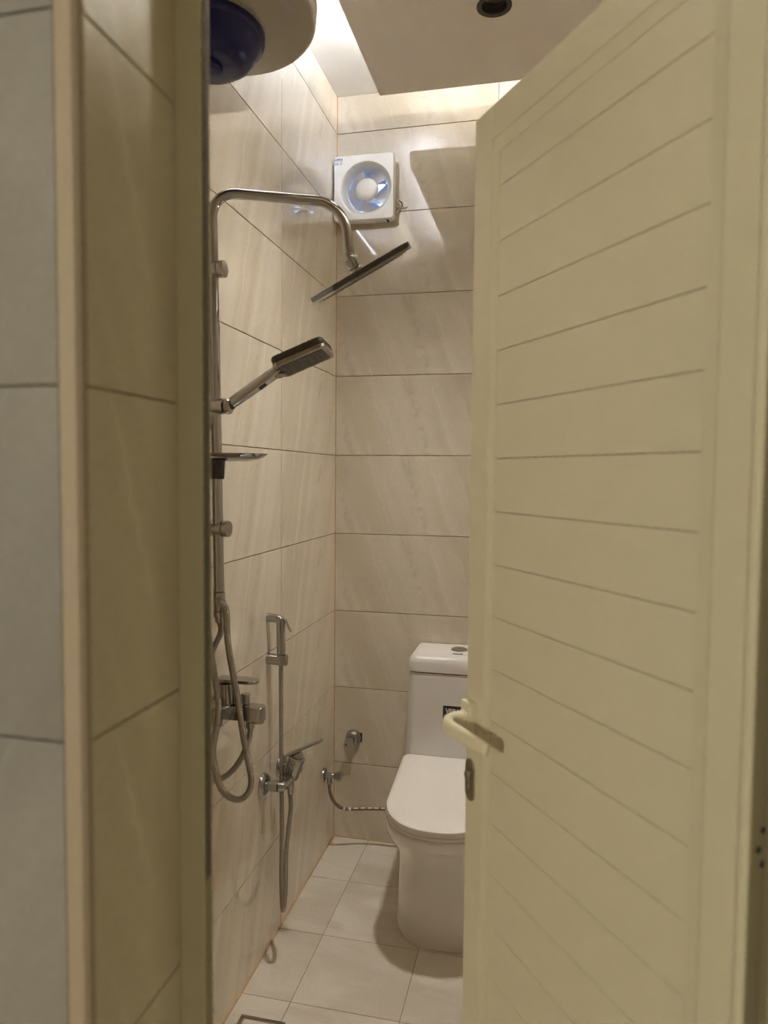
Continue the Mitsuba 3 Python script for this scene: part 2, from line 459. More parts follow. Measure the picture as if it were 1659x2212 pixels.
for x, y in ((PX0 + 0.1, 1.2), (PX1 - 0.1, 1.2), (PX0 + 0.1, 2.1), (PX1 - 0.1, 2.1)):
    put('dropped_ceiling_panel__hanger', box(x - 0.01, x + 0.01, y - 0.01, y + 0.01, PZ1 - 0.002, ZC + 0.001), 'm_satin')


def strip(label, x0, x1, y0, y1, radiance):
    k = put('led_strip', box(x0, x1, y0, y1, PZ1 - 0.0005, PZ1 + 0.010), 'm_white_print', label, 'led strip')
    scene[k]['emitter'] = {'type': 'area', 'radiance': rgb(radiance)}


strip('cool white led strip on top of the dropped panel along the left wall', PX0 + 0.006, PX0 + 0.016, 0.95, 2.24, LED_COOL)
strip('warm white led strip on top of the dropped panel along the back wall', PX0 + 0.16, PX1 - 0.02, PY1 - 0.034, PY1 - 0.024, LED_WARM)
strip('led strip on top of the dropped panel along the right wall', PX1 - 0.016, PX1 - 0.006, 0.95, 1.90, LED_SIDE)

Md = frame((DLX, DLY, PZ0), (1, 0, 0), (0, -1, 0), (0, 0, -1))
put('downlight__ring', lathe([(0.0325, -0.004), (0.0335, 0.0008), (0.036, 0.0022), (0.044, 0.0024), (0.0468, 0.0012), (0.047, 0.0), (0.036, -0.0005), (0.036, -0.03), (0.0325, -0.03), (0.0325, -0.004)], Md, 48), 'm_black_matt', smooth=35)
put('downlight__can', lathe([(0.0324, -0.003), (0.0315, -0.05), (0.030, -0.050), (0.0322, -0.003)], Md, 40), 'm_black', smooth=35)
put('downlight__reflector', lathe([(0.0, -0.049), (0.012, -0.048), (0.024, -0.040), (0.0295, -0.026), (0.0290, -0.026), (0.023, -0.041), (0.012, -0.0495), (0, -0.0505)], Md, 40), 'm_reflector', 'silver faceted reflector')
say('downlight', 'black ringed round recessed downlight in the dropped ceiling panel', 'downlight')

# added round light further forward in the panel, out of view, brightens the bathroom
Md2 = frame((DL2X, DL2Y, PZ0), (1, 0, 0), (0, -1, 0), (0, 0, -1))
put('added_ceiling_light__back', lathe([(0, -0.0945), (0.0749, -0.0945), (0.0749, -0.0935), (0, -0.0935)], Md2, 48), 'm_black_matt')
put('added_ceiling_light__ring', lathe([(0.075, 0.002), (0.076, 0.003), (0.086, 0.003), (0.088, 0.0), (0.0785, -0.0005), (0.0785, -0.095), (0.075, -0.095), (0.075, 0.002)], Md2, 48), 'm_black_matt', smooth=35)
k = put('added_ceiling_light__diffuser', lathe([(0, -0.094), (0.060, -0.094), (0.060, -0.088), (0, -0.086)], Md2, 48), 'm_white_print', 'glowing diffuser')
scene[k]['emitter'] = {'type': 'area', 'radiance': rgb(ADDED_DOWNLIGHT)}
say('added_ceiling_light', 'added unseen wide round recessed light in the dropped panel, nearer the doorway than the black downlight', 'ceiling light')

# added unseen lamp on the hall's back wall, brightens the door and near wall
Mh = frame((-1.45, HY0, 2.02), (1, 0, 0), (0, 0, -1), (0, 1, 0))
put('added_hall_lamp__base', lathe([(0, 0), (0.17, 0), (0.17, 0.02), (0, 0.02)], Mh), 'm_plaster')
k = put('added_hall_lamp__shade', lathe([(0.16, 0.02), (0.158, 0.04), (0.14, 0.06), (0.08, 0.072), (0, 0.075)], Mh), 'm_white_print', 'glowing round shade')
scene[k]['emitter'] = {'type': 'area', 'radiance': rgb(ADDED_HALL_LAMP)}
say('added_hall_lamp', 'added unseen round lit wall lamp in the hall behind the camera', 'lamp')

# ------------------------------------------------------------------ door frame
say('trim_1', 'cream painted metal door frame with a rebate and rubber seal', 'door frame', kind='structure')
XL1 = -0.344


def jamb(sign, xin, xlip, key='trim_1__jamb'):
    """L-shaped: lip in front (YFR .. YFR+.018), rebate body behind up to YF1."""
    xo = xin
    poly = Polygon([(xo, YFR), (xlip, YFR), (xlip, YFR + 0.019), (xo + sign * 0.003, YFR + 0.019), (xo + sign * 0.003, YF1 - 0.002), (xo - sign * 0.004, YF1 - 0.002), (xo - sign * 0.004, YFR)])
    poly = poly.buffer(-0.0008).buffer(0.0008, quad_segs=2)
    return trimesh.creation.extrude_polygon(poly, ZD)


put('trim_1__jamb', jamb(1, XJ0, XL1), 'm_frame', 'left jamb of the door frame')
put('trim_1__jamb', jamb(-1, XJ1, XJ1 - 0.004), 'm_frame')
put('trim_1__head', [box(XJ0, XJ1, YFR, YFR + 0.019, 2.002, ZD), box(XJ0, XJ1, YFR + 0.019, YF1 - 0.002, ZD - 0.003, ZD)], 'm_frame')
put('trim_1__lip_shade', box(XL1 - 0.001, XL1 + 0.0004, YFR + 0.0012, YFR + 0.0165, 0.005, 2.001), 'm_olive_shade', 'olive strip painted as shade on the inner lip')  # added strip, its olive colour is the shade on the unlit lip
# rubber seal in the lip's inner face: missing between two heights
for z0, z1 in ((0.995, 2.0), (0.02, 0.80)):
    put('trim_1__rubber_seal', rbox(XL1 - 0.0005, XL1 + 0.0012, YFR + 0.0025, YFR + 0.0135, z0, z1, 0.0005), 'm_gasket', 'black rubber seal')
for z in (1.052, 1.022, 1.00):
    pass
put('trim_1__hinge_shade', rbox(XJ1 - 0.0062, XJ1 - 0.0028, YFR + 0.0195, YF1 - 0.003, 0.02, 2.0, 0.001), 'm_olive_shade', 'dark olive strip painted as shade on the hinge side')  # added strip that darkens the rebate, shade put into its colour

# ------------------------------------------------------------------ the door
PHI = 0.6034
DH = np.array([0.192, 0.702, 0.0])
dw = np.array([-math.sin(PHI), math.cos(PHI), 0.0])       # from the hinges to the free edge
dn = np.array([-dw[1], dw[0], 0.0])                        # out of the face that the camera sees
MD = frame(DH, dw, np.cross(dn, dw), dn)                   # x along the leaf, z out of the face; y = up or down
if MD[2, 1] < 0:
    MD[:3, 1] *= -1
DWID, DTOP, DBOT, DTH = 0.547, 1.9896, 0.008, 0.038
say('door_1', 'cream door of horizontal boards standing ajar, lever handle on its stile', 'door', kind='structure')


def dbox(x0, x1, z0, z1, t0, t1, r=0.0):
    b = rbox(x0, x1, z0, z1, t0, t1, r, 6) if r else box(x0, x1, z0, z1, t0, t1)
    b = place(b, MD)
    if b.volume < 0:
        b.invert()
    return b


S0, S1 = 0.0535, 0.493                                     # inner edges of the stiles
ZB1 = 1.938                                                # lower edge of the top rail
put('door_1__stile', dbox(0.0125, S0, DBOT, DTOP, -DTH, 0, 0.0015), 'm_door')
put('door_1__edge_strip', dbox(0, 0.0108, DBOT, DTOP, -DTH, 0.0012, 0.003), 'm_door', 'rounded strip along the hinge edge')
put('door_1__edge_groove', dbox(0.009, 0.014, DBOT + 0.001, DTOP - 0.001, -DTH + 0.001, -0.003), 'm_groove')
put('door_1__stile', dbox(S1, DWID, DBOT, DTOP, -DTH, 0, 0.0015), 'm_door')
put('door_1__rail', dbox(S0 + 0.0002, S1 - 0.0002, ZB1, DTOP, -DTH, -0.0002, 0.0015), 'm_door')
put('door_1__rail', dbox(S0 + 0.0002, S1 - 0.0002, DBOT, 0.062, -DTH, -0.0002, 0.0015), 'm_door')


def bead(p0, p1, p2, p3, tin=-0.004):
    """Mitred glazing bead; p0,p1 outer edge, p2,p3 inner edge, in (x,z) of the door."""
    pts = [(*p0, -0.0006), (*p1, -0.0006), (*p2, tin), (*p3, tin)]
    v = np.array(pts + [(a, b, -0.02) for a, b, c in pts])
    h = trimesh.convex.convex_hull(v)
    return place(h, MD)


ZI1, ZI0, BI0, BI1 = 1.917, 0.080, 0.074, 0.477
o = [(S0 + 0.0006, ZB1 - 0.0006), (S1 - 0.0006, ZB1 - 0.0006), (S1 - 0.0006, 0.0626), (S0 + 0.0006, 0.0626)]
ii = [(BI0, ZI1), (BI1, ZI1), (BI1, ZI0), (BI0, ZI0)]
for k in range(4):
    put('door_1__bead', bead(o[k], o[(k + 1) % 4], ii[(k + 1) % 4], ii[k]), 'm_door')
zs = [ZI1 + 0.012] + [1.8645 - 0.082 * i for i in range(22)] + [ZI0 - 0.012]
for k in range(len(zs) - 1):
    put('door_1__board', dbox(BI0 - 0.008, BI1 + 0.008, zs[k + 1] + 0.0004, zs[k] - 0.0004, -0.030, -0.0052, 0.0009), 'm_door')
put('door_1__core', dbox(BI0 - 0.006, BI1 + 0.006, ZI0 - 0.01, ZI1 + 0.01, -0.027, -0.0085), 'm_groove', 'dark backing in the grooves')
put('door_1__edge_shade', dbox(-0.0012, 0.0002, DBOT, DTOP - 0.001, -DTH + 0.001, -0.0035), 'm_olive_shade', 'dark olive strip painted as shade on the hinge edge')  # added cover over the leaf's hinge edge, coloured as if in shade
for z, t in ((1.097, -0.0175), (1.079, -0.0125), (1.064, -0.018)):
    put('door_1__hinge_screw', place(lathe(rounded(0.0034, 0, 0.0012, 0.0005), frame((-0.0011, z, t), (0, 1, 0), (0, 0, 1), (-1, 0, 0)), 14), MD), 'm_black_matt', 'black screw')
# handle
put('door_1__handle_plate', dbox(0.514, 0.545, 0.985, 1.061, -0.001, 0.0125, 0.0028), 'm_handle', 'pale cream handle block')
zl = 1.031
path = spline([(0.5290, zl, 0.010), (0.5290, zl, 0.030), (0.5225, zl + 0.0005, 0.046), (0.503, zl + 0.001, 0.053), (0.470, zl + 0.001, 0.051), (0.430, zl, 0.0465), (0.404, zl, 0.044)], 56)
tt = np.linspace(0, 1, 56)
ra = np.interp(tt, [0, 0.18, 0.4, 0.75, 0.985, 1], [0.0150, 0.0142, 0.0124, 0.0112, 0.0104, 0.0080])
rb = np.interp(tt, [0, 0.18, 0.4, 0.75, 0.985, 1], [0.0130, 0.0100, 0.0072, 0.0062, 0.0058, 0.0040])
hv, hf = sweep(path, ra, rb, 24, up=(0, 1, 0), power=2.6)
put('door_1__lever', place((hv, hf), MD), 'm_handle', 'pale cream lever handle', smooth=50)
put('door_1__lever_collar', place(lathe(rounded(0.0165, 0, 0.006, 0.0015), frame((0.529, zl, 0.0122), (1, 0, 0), (0, 1, 0), (0, 0, 1))), MD), 'm_handle', smooth=40)


# lock escutcheon
def stadium(w, h, n=12):
    a = np.linspace(0, math.pi, n)
    return [(w / 2 * math.cos(t), h / 2 - w / 2 + w / 2 * math.sin(t)) for t in a] + [(-w / 2 * math.cos(t), -h / 2 + w / 2 - w / 2 * math.sin(t)) for t in a]


LKX, LKZ = 0.5305, 0.928
esc = [[(LKX + x, LKZ + z, t) for x, z in stadium(w, h)] for w, h, t in ((0.030, 0.070, -0.0005), (0.030, 0.070, 0.0016), (0.028, 0.068, 0.0024))]
put('door_1__lock_plate', place(loft(esc), MD), 'm_lock', 'dull steel lock plate', smooth=30)
kc = [[(LKX + x, LKZ + 0.001 + z, t) for x, z in stadium(w, h)] for w, h, t in ((0.0105, 0.034, 0.002), (0.0105, 0.034, 0.0058), (0.009, 0.032, 0.0066))]
put('door_1__lock_plate__cylinder', place(loft(kc), MD), 'm_lock', smooth=30)
put('door_1__lock_plate__plug', place(lathe(rounded(0.0066, 0, 0.0035, 0.001), frame((LKX, LKZ + 0.0095, 0.0055), (1, 0, 0), (0, 1, 0), (0, 0, 1))), MD), 'm_chrome', smooth=40)
for z in (0.0275, -0.0275):
    put('door_1__lock_plate__screw', place(lathe(rounded(0.0036, 0, 0.0015, 0.0006), frame((LKX, LKZ + z, 0.002), (1, 0, 0), (0, 1, 0), (0, 0, 1)), 16), MD), 'm_chrome', smooth=40)
for z in (0.25, 1.0, 1.75):
    put('door_1__hinge', place(lathe(rounded(0.007, -0.045, 0.045, 0.001), frame((-0.005, z, -DTH + 0.003), (0, 0, 1), (1, 0, 0), (0, 1, 0)), 18), MD), 'm_frame', smooth=40)


# ------------------------------------------------------------------ toilet
TX = -0.283


def dee(w, yb, ym, yf, z, n=64, power=2.3, rb=0.03):
    """Outline with a straight back at yb, straight sides down to ym and a rounded front at yf; n points, all rings alike."""
    pts = []
    for t in np.linspace(0, math.pi, n):                # front, left to right
        c, s = math.cos(t), math.sin(t)
        pts.append((-w * math.copysign(abs(c) ** (2 / power), c), ym - (ym - yf) * abs(s) ** (2 / power)))
    for t in np.linspace(0, math.pi / 2, 8):            # right back corner
        pts.append((w - rb + rb * math.cos(t), yb - rb + rb * math.sin(t)))
    for t in np.linspace(math.pi / 2, math.pi, 8):
        pts.append((-w + rb + rb * math.cos(t), yb - rb + rb * math.sin(t)))
    return np.array([(TX + x, y, z) for x, y in pts])


bowl = [dee(w, 2.585, ym, yf, z, power=pw) for z, w, ym, yf, pw in (
    (0.000, 0.157, 2.27, 2.030, 2.7), (0.004, 0.159, 2.27, 2.027, 2.7), (0.10, 0.155, 2.265, 2.022, 2.7), (0.20, 0.151, 2.26, 2.014, 2.6), (0.25, 0.151, 2.24, 2.000, 2.5),
    (0.285, 0.154, 2.21, 1.980, 2.4), (0.315, 0.159, 2.17, 1.953, 2.35), (0.345, 0.1655, 2.13, 1.925, 2.3), (0.372, 0.1700, 2.10, 1.906, 2.25), (0.395, 0.1722, 2.09, 1.896, 2.25), (0.404, 0.1725, 2.085, 1.895, 2.25), (0.407, 0.170, 2.085, 1.898, 2.25))]
say('toilet', 'white one-piece toilet with a closed lid and black brand sticker on its tank', 'toilet')
put('toilet__bowl', loft(bowl), 'm_ceramic', smooth=40)
put('toilet__rear_skirt', rbox(TX - 0.192, TX + 0.192, 2.40, 2.598, 0.0, 0.37, 0.012, 12), 'm_ceramic', smooth=40)
seat = [dee(w, 2.375, 2.09, yf, z, power=2.25) for z, w, yf in ((0.4075, 0.1655, 1.897), (0.4085, 0.168, 1.894), (0.418, 0.1685, 1.893), (0.4195, 0.1665, 1.896))]
put('toilet__seat', loft(seat), 'm_seat', smooth=40)


def lid_ring(z, d):
    pts = dee(0.168 - d, 2.405 - d, 2.09, 1.888 + d, z, power=2.25, rb=0.022)
    k = pts[:, 1] > 2.12
    pts[k, 0] = TX + (pts[k, 0] - TX) * (1 + 0.10 * np.clip((pts[k, 1] - 2.12) / 0.28, 0, 1))
    return pts


def crease(r):
    """the lid's back part stands slightly higher, over the hinges"""
    r = r.copy()
    r[:, 2] += 0.006 * np.clip((r[:, 1] - 2.30) / 0.06, 0, 1)
    return r


lid = [lid_ring(z, d) for z, d in ((0.4205, 0.003), (0.4215, 0.0012), (0.434, 0.0), (0.4375, 0.0012), (0.4392, 0.004))]
lid += [crease(lid_ring(0.4396, 0.008))]
# a top in strips so that the crease shows
top = []
for d in (0.012, 0.03, 0.05, 0.07, 0.09, 0.11):
    top.append(crease(lid_ring(0.4397, d)))
lm = loft(lid + top)
put('toilet__lid', lm, 'm_seat', 'smooth white closed lid', smooth=35)
put('toilet__hinge_cover', rbox(TX - 0.11, TX + 0.11, 2.36, 2.405, 0.4, 0.436, 0.004), 'm_seat', smooth=40)


def rect_ring(hw, yf, yb, z, r=0.03, n=8):
    pts = []
    for cx, cy, a in ((TX + hw - r, yb - 0.004, 0), (TX - hw + r, yb - 0.004, 1), (TX - hw + r, yf + r, 2), (TX + hw - r, yf + r, 3)):
        rr = 0.004 if a < 2 else r
        ccx = cx if a >= 2 else (TX + hw - 0.004 if a == 0 else TX - hw + 0.004)
        for t in np.linspace(a * math.pi / 2, (a + 1) * math.pi / 2, n):
            pts.append((ccx + rr * math.cos(t), cy + rr * math.sin(t), z))
    return np.array(pts)


YT = 2.599
tank = [rect_ring(hw, yf, YT, z) for z, hw, yf in ((0.36, 0.184, 2.392), (0.42, 0.1836, 2.398), (0.50, 0.181, 2.405), (0.60, 0.1785, 2.412), (0.70, 0.1755, 2.418), (0.729, 0.1745, 2.420), (0.7315, 0.172, 2.4225))]
put('toilet__tank', loft(tank), 'm_ceramic', smooth=35)
put('toilet__tank_gap', loft([rect_ring(0.1730, 2.4218, YT - 0.004, 0.7290), rect_ring(0.1730, 2.4218, YT - 0.004, 0.7360)]), 'm_black_matt', 'dark gap under the tank lid')
tl = [rect_ring(hw, yf, YT - d, z, 0.032) for z, hw, yf, d in ((0.7345, 0.177, 2.4165, 0), (0.736, 0.1785, 2.415, 0), (0.764, 0.1775, 2.416, 0), (0.778, 0.1735, 2.420, 0.0), (0.788, 0.1665, 2.428, 0.001), (0.795, 0.157, 2.440, 0.003), (0.7985, 0.146, 2.455, 0.006), (0.800, 0.125, 2.475, 0.02), (0.8005, 0.08, 2.50, 0.05))]
put('toilet__tank_lid', loft(tl), 'm_ceramic', smooth=40)
Mb = frame((TX - 0.003, 2.505, 0.800), (1, 0, 0), (0, 1, 0), (0, 0, 1))
put('toilet__flush_button', lathe([(0, -0.004), (0.030, -0.004), (0.030, 0.001), (0.0285, 0.0035), (0.026, 0.0042), (0.0245, 0.0036), (0.024, 0.005), (0.020, 0.0075), (0.010, 0.0088), (0, 0.0092)], Mb, 40), 'm_chrome', 'chrome round flush button', smooth=30)


def fit_text(text, w, h, depth, bold=True):
    t = meshkit.text_mesh(text, h, depth, bold)
    lo, hi = t.bounds
    t.apply_translation((-(lo[0] + hi[0]) / 2, -(lo[1] + hi[1]) / 2, 0))
    t.apply_scale((w / (hi[0] - lo[0]), 1, 1))
    return t


put('toilet__printed_name', place(fit_text('VERAGO', 0.036, 0.0075, 0.0004), frame((TX - 0.004, 2.4515, 0.7978), (1, 0, 0), unit((0, 0.93, 0.30)), unit((0, -0.30, 0.93)))), 'm_black', 'small black printed name')
up = unit((0, 0.0075, 0.1))
Ms = frame((TX, 2.4108 - 0.0006, 0.5985), (1, 0, 0), up, np.cross((1, 0, 0), up))
put('toilet__sticker', place(rbox(-0.047, 0.047, -0.0245, 0.0245, -0.0006, 0.0006, 0.0005, 6), Ms), 'm_black', 'black sticker on the tank front')


def on_sticker(m, x, y):
    m = m.copy()
    m.apply_translation((x, y, 0.0005))
    return place(m, Ms)


put('toilet__sticker__name', on_sticker(fit_text('VERAGO', 0.076, 0.0145, 0.0003), 0.0, 0.0075), 'm_white_print', 'white letters')
put('toilet__sticker__rule', on_sticker(box(-0.040, 0.040, -0.0003, 0.0003, 0, 0.0003), 0, -0.0045), mat('m_rule', (0.16, 0.03, 0.03), 0.5))
put('toilet__sticker__small_line', on_sticker(box(-0.030, 0.030, -0.0003, 0.0003, 0, 0.0003), 0, -0.0185), 'm_nozzle')
for k in range(14):
    pass

# ------------------------------------------------------------------ exhaust fan on the back wall
FX0, FX1, FZ0, FZ1, FY0 = -0.7815, -0.5545, 2.3605, 2.5955, 2.553
say('exhaust_fan', 'square white exhaust fan with a round opening, high in the corner of the back wall', 'exhaust fan')
FCX, FCZ = -0.660, 2.474
MF = frame((FCX, FY0, FCZ), (1, 0, 0), (0, 0, 1), (0, -1, 0))       # z out towards the room


def rounded_rect(x0, x1, y0, y1, r, n=6):
    pts = []
    for cx, cy, a in ((x1 - r, y1 - r, 0), (x0 + r, y1 - r, 1), (x0 + r, y0 + r, 2), (x1 - r, y0 + r, 3)):
        for t in np.linspace(a * math.pi / 2, (a + 1) * math.pi / 2, n):
            pts.append((cx + r * math.cos(t), cy + r * math.sin(t)))
    return np.array(pts)


def square_to_round(rings):
    return loft(rings, False, False)


NF = 96
ang = np.arange(NF) * 2 * math.pi / NF


def ray_square(d, z):
    """outline of the housing sampled at the angles ang, inset by d"""
    x0, x1, y0, y1, r = FX0 - FCX + d, FX1 - FCX - d, FZ0 - FCZ + d, FZ1 - FCZ - d, 0.012
    from shapely.geometry import LineString
    poly = Polygon(rounded_rect(x0, x1, y0, y1, r, 10))
    out = []
    for t in ang:
        q = LineString([(0, 0), (0.4 * math.cos(t), 0.4 * math.sin(t))]).intersection(poly.exterior)
        out.append((q.x, q.y, z))
    return np.array(out)


def circ(r, z):
    return np.stack([r * np.cos(ang), r * np.sin(ang), np.full(NF, z)], 1)


hs = [ray_square(0.0045, -0.0510), ray_square(0.0035, -0.016), ray_square(0.0, -0.014), ray_square(0.0, -0.003), ray_square(0.0012, -0.0008), ray_square(0.003, 0.0), circ(0.0985, 0.0), circ(0.0950, -0.0008), circ(0.0905, -0.0040), circ(0.0860, -0.0095),
      circ(0.0825, -0.0165), circ(0.0795, -0.0250), circ(0.0775, -0.0350), circ(0.0765, -0.0520), circ(0.0765, -0.120), circ(0.0785, -0.120), circ(0.0785, -0.0520), ray_square(0.0045, -0.0510)]
put('exhaust_fan__housing', place(square_to_round(hs), MF), 'm_fan', 'white plastic housing', smooth=35)
put('exhaust_fan__hub', place(lathe([(0.036, -0.045), (0.040, -0.030), (0.0425, -0.022), (0.0415, -0.017), (0.038, -0.0145), (0.020, -0.0125), (0.006, -0.012), (0.0055, -0.0105), (0, -0.0105)], None, 40), MF), 'm_fan', 'white round hub', smooth=30)
for k in range(5):
    a0 = 0.5 + k * 2 * math.pi / 5
    R_, A_ = np.meshgrid(np.linspace(0.038, 0.0745, 6), np.linspace(0, 0.98, 12), indexing='ij')
    z = -0.030 - 0.030 * A_ + 0.004 * np.sin(A_ * 3)
    aa = a0 + A_ * (1.0 + 0.25 * (R_ - 0.038) / 0.036)
    V = np.stack([R_ * np.cos(aa), R_ * np.sin(aa), z], -1).reshape(-1, 3)
    i, j = np.meshgrid(np.arange(5), np.arange(11), indexing='ij')
    q = np.stack([i * 12 + j, i * 12 + j + 1, (i + 1) * 12 + j + 1, (i + 1) * 12 + j], -1).reshape(-1, 4)
    n = len(V)
    Vb = V - [0, 0, 0.0016]
    qs = [q, q[:, ::-1] + n]
    edge = [(r_ * 12 + c_, r2 * 12 + c2) for r_, c_, r2, c2 in [(0, c, 0, c + 1) for c in range(11)] + [(5, c + 1, 5, c) for c in range(11)] + [(r, 11, r + 1, 11) for r in range(5)] + [(r + 1, 0, r, 0) for r in range(5)]]
    qs.append(np.array([(b, a, a + n, b + n) for a, b in edge]))
    q = np.vstack(qs)
    put('exhaust_fan__blade', place((np.vstack([V, Vb]), np.vstack([q[:, [0, 1, 2]], q[:, [0, 2, 3]]])), MF), 'm_fan_blade', smooth=40)
for k in range(4):                                                     # motor struts and the shutter's slats at the back
    zz = -0.052 + k * 0.036
    h = math.sqrt(max(0.0764 ** 2 - zz ** 2, 1e-5))
    put('exhaust_fan__shutter_slat', place(place(box(-h, h, -0.0008, 0.0008, -0.013, 0.013), frame((0, zz, -0.104), (1, 0, 0), unit((0, 0.8, 0.6)), unit((0, -0.6, 0.8)))), MF), 'm_fan')
put('exhaust_fan__motor', place(cyl((0, 0, -0.10), (0, 0, -0.046), 0.033), MF), 'm_fan', smooth=40)
put('exhaust_fan__motor_strut', place(box(-0.0762, 0.0762, -0.004, 0.004, -0.078, -0.072), MF), 'm_fan')
put('exhaust_fan__motor_strut', place(box(-0.004, 0.004, -0.0762, 0.0762, -0.078, -0.072), MF), 'm_fan')
put('exhaust_fan__catch', place(rbox(-0.030, 0.032, FZ0 - FCZ - 0.005, FZ0 - FCZ + 0.004, -0.030, -0.010, 0.0015), MF), 'm_fan')
put('exhaust_fan__vent_slot', place(box(0.073, 0.080, FZ0 - FCZ + 0.002, FZ0 - FCZ + 0.0075, -0.050, -0.0145), MF), 'm_black_matt', 'dark notch')
lx, ly = -0.1035, 0.093                                                # printing in its upper left corner


def fprint(m, x, y):
    m = m.copy()
    m.apply_translation((x, y, -0.0001))
    return place(m, MF)


put('exhaust_fan__model_print', fprint(fit_text('CVF-15', 0.030, 0.0072, 0.0003), lx, ly), 'm_blue_print', 'dark blue model print')
put('exhaust_fan__name_print', fprint(fit_text('CAPITAL', 0.026, 0.0040, 0.0003, False), lx, ly + 0.0085), 'm_blue_print')


def seg(x0, y0, x1, y1, w):
    a = np.array([x0, y0]); b = np.array([x1, y1])
    d = (b - a) / np.linalg.norm(b - a)
    m = box(0, np.linalg.norm(b - a), -w / 2, w / 2, 0, 0.0003)
    return place(m, frame((*a, 0), (*d, 0), (-d[1], d[0], 0), (0, 0, 1)))


logo = [seg(-0.0150, 0, 0.0150, 0, 0.0016), seg(-0.0150, -0.0036, -0.0140, 0.0004, 0.0013), seg(0.0150, -0.0036, 0.0140, 0.0004, 0.0013), seg(-0.0170, -0.0070, -0.0150, -0.0050, 0.0013), seg(0.0170, -0.0070, 0.0150, -0.0050, 0.0013)]
for a, b, w in ((-0.0150, 0.0042, 0.0013), (0.0150, 0.0042, 0.0013), (-0.0060, 0.0050, 0.0015), (0.0060, 0.0050, 0.0015), (0.0, 0.0070, 0.0012), (-0.0025, 0.0058, 0.001), (0.0030, 0.0058, 0.001)):
    logo.append(seg(a * 0.8, 0.001, a, b, w))
for sx in (-1, 1):
    for a0, a1 in ((0.1, 0.8), (0.8, 1.5), (1.5, 2.2)):
        logo.append(seg(sx * (0.0040 + 0.0030 * math.cos(a0)), 0.0030 * math.sin(a0), sx * (0.0040 + 0.0030 * math.cos(a1)), 0.0030 * math.sin(a1), 0.0011))
put('exhaust_fan__logo_print', fprint(trimesh.util.concatenate(logo), lx, ly + 0.0145), 'm_blue_print', 'blue crown-like emblem')
cx0 = FX1 - 0.004
cable = spline([(cx0 - 0.002, YB - 0.018, 2.437), (cx0 + 0.012, YB - 0.014, 2.432), (cx0 + 0.018, YB - 0.010, 2.418), (cx0 + 0.015, YB - 0.010, 2.402), (cx0 + 0.004, YB - 0.012, 2.392), (cx0 - 0.004, YB - 0.014, 2.396)], 30)
put('exhaust_fan__cable', [sweep(cable, 0.0022, sides=8), sweep(cable + [-0.003, 0.004, 0.001], 0.0018, sides=8)], 'm_hose_band', 'short loop of pale cable', smooth=50)
cable2 = spline([(cx0 - 0.002, YB - 0.012, 2.442), (cx0 + 0.010, YB - 0.010, 2.436), (cx0 + 0.022, YB - 0.006, 2.431), (cx0 + 0.025, YB - 0.003, 2.416)], 24)
put('exhaust_fan__cable', sweep(cable2, 0.0017, sides=8), mat('m_cable_dark', (0.06, 0.03, 0.05), 0.4), 'dark wire', smooth=50)
put('exhaust_fan__cable', sweep(spline([(cx0 - 0.004, YB - 0.014, 2.412), (cx0 + 0.014, YB - 0.008, 2.4145), (cx0 + 0.024, YB - 0.002, 2.412), (cx0 + 0.040, YB - 0.0015, 2.4115), (cx0 + 0.045, YB - 0.0006, 2.4015 + 0.0135)], 30), 0.0026, sides=8), 'm_hose_band', smooth=50)

# ------------------------------------------------------------------ water heater
WHX, WHY, WHR, WHZ = XL + 0.1815, 1.245, 0.179, 2.262
Mw = frame((WHX, WHY, WHZ), (1, 0, 0), (0, 1, 0), (0, 0, 1))
say('water_heater', 'round grey water heater with a dark blue cap underneath, hung high beside the door frame', 'water heater')
wp = [(0, -0.020)] + [(0.120, -0.019), (0.150, -0.013)] + [(WHR - 0.022 + 0.022 * math.sin(t), 0.012 - 0.022 * math.cos(t)) for t in np.linspace(0.2, math.pi / 2, 8)] + [(WHR, 0.34), (WHR - 0.02, 0.365), (0, 0.37)]
put('water_heater__tank', lathe(wp, Mw, 72), 'm_heater', 'grey enamelled drum', smooth=30)
put('water_heater__rim', lathe([(WHR - 0.006, 0.028), (WHR + 0.0012, 0.029), (WHR + 0.0016, 0.034), (WHR - 0.004, 0.036)], Mw, 72), 'm_heater', smooth=40)
Mc = frame((WHX - 0.022, WHY - 0.004, WHZ - 0.019), (1, 0, 0), (0, 1, 0), (0, 0, 1))
put('water_heater__control_cap', lathe([(0, -0.062), (0.050, -0.062), (0.068, -0.058), (0.082, -0.048), (0.092, -0.034), (0.098, -0.022), (0.1035, -0.018), (0.106, -0.010), (0.106, 0.0), (0.100, 0.002), (0, 0.002)], Mc, 64), 'm_blue_cap', 'dark blue glossy control cap', smooth=32)
put('water_heater__knob', lathe([(0, -0.074), (0.022, -0.074), (0.027, -0.071), (0.029, -0.060), (0, -0.060)], Mc, 32), 'm_blue_cap', smooth=35)
for yy in (-0.06, 0.06):
    put('water_heater__pipe', [cyl((WHX + 0.10, WHY + yy, WHZ - 0.060), (WHX + 0.10, WHY + yy, WHZ - 0.010), 0.009)] if False else cyl((XL + 0.02, WHY + yy, WHZ + 0.30), (XL - 0.002, WHY + yy, WHZ + 0.30), 0.009), 'm_satin', smooth=40)

# ------------------------------------------------------------------ shower column on the left wall
say('shower_column', 'chrome shower column on the left wall with a curved arm and flat black-edged overhead head', 'shower')
P0 = np.array([-0.7145, 1.463, 1.165])
P1 = np.array([-0.7225, 1.4515, 2.043])
AD = np.array([math.sin(math.radians(65.43)), math.cos(math.radians(65.43)), 0])


def on_pipe(z):
    return P0 + (P1 - P0) * (z - P0[2]) / (P1[2] - P0[2])


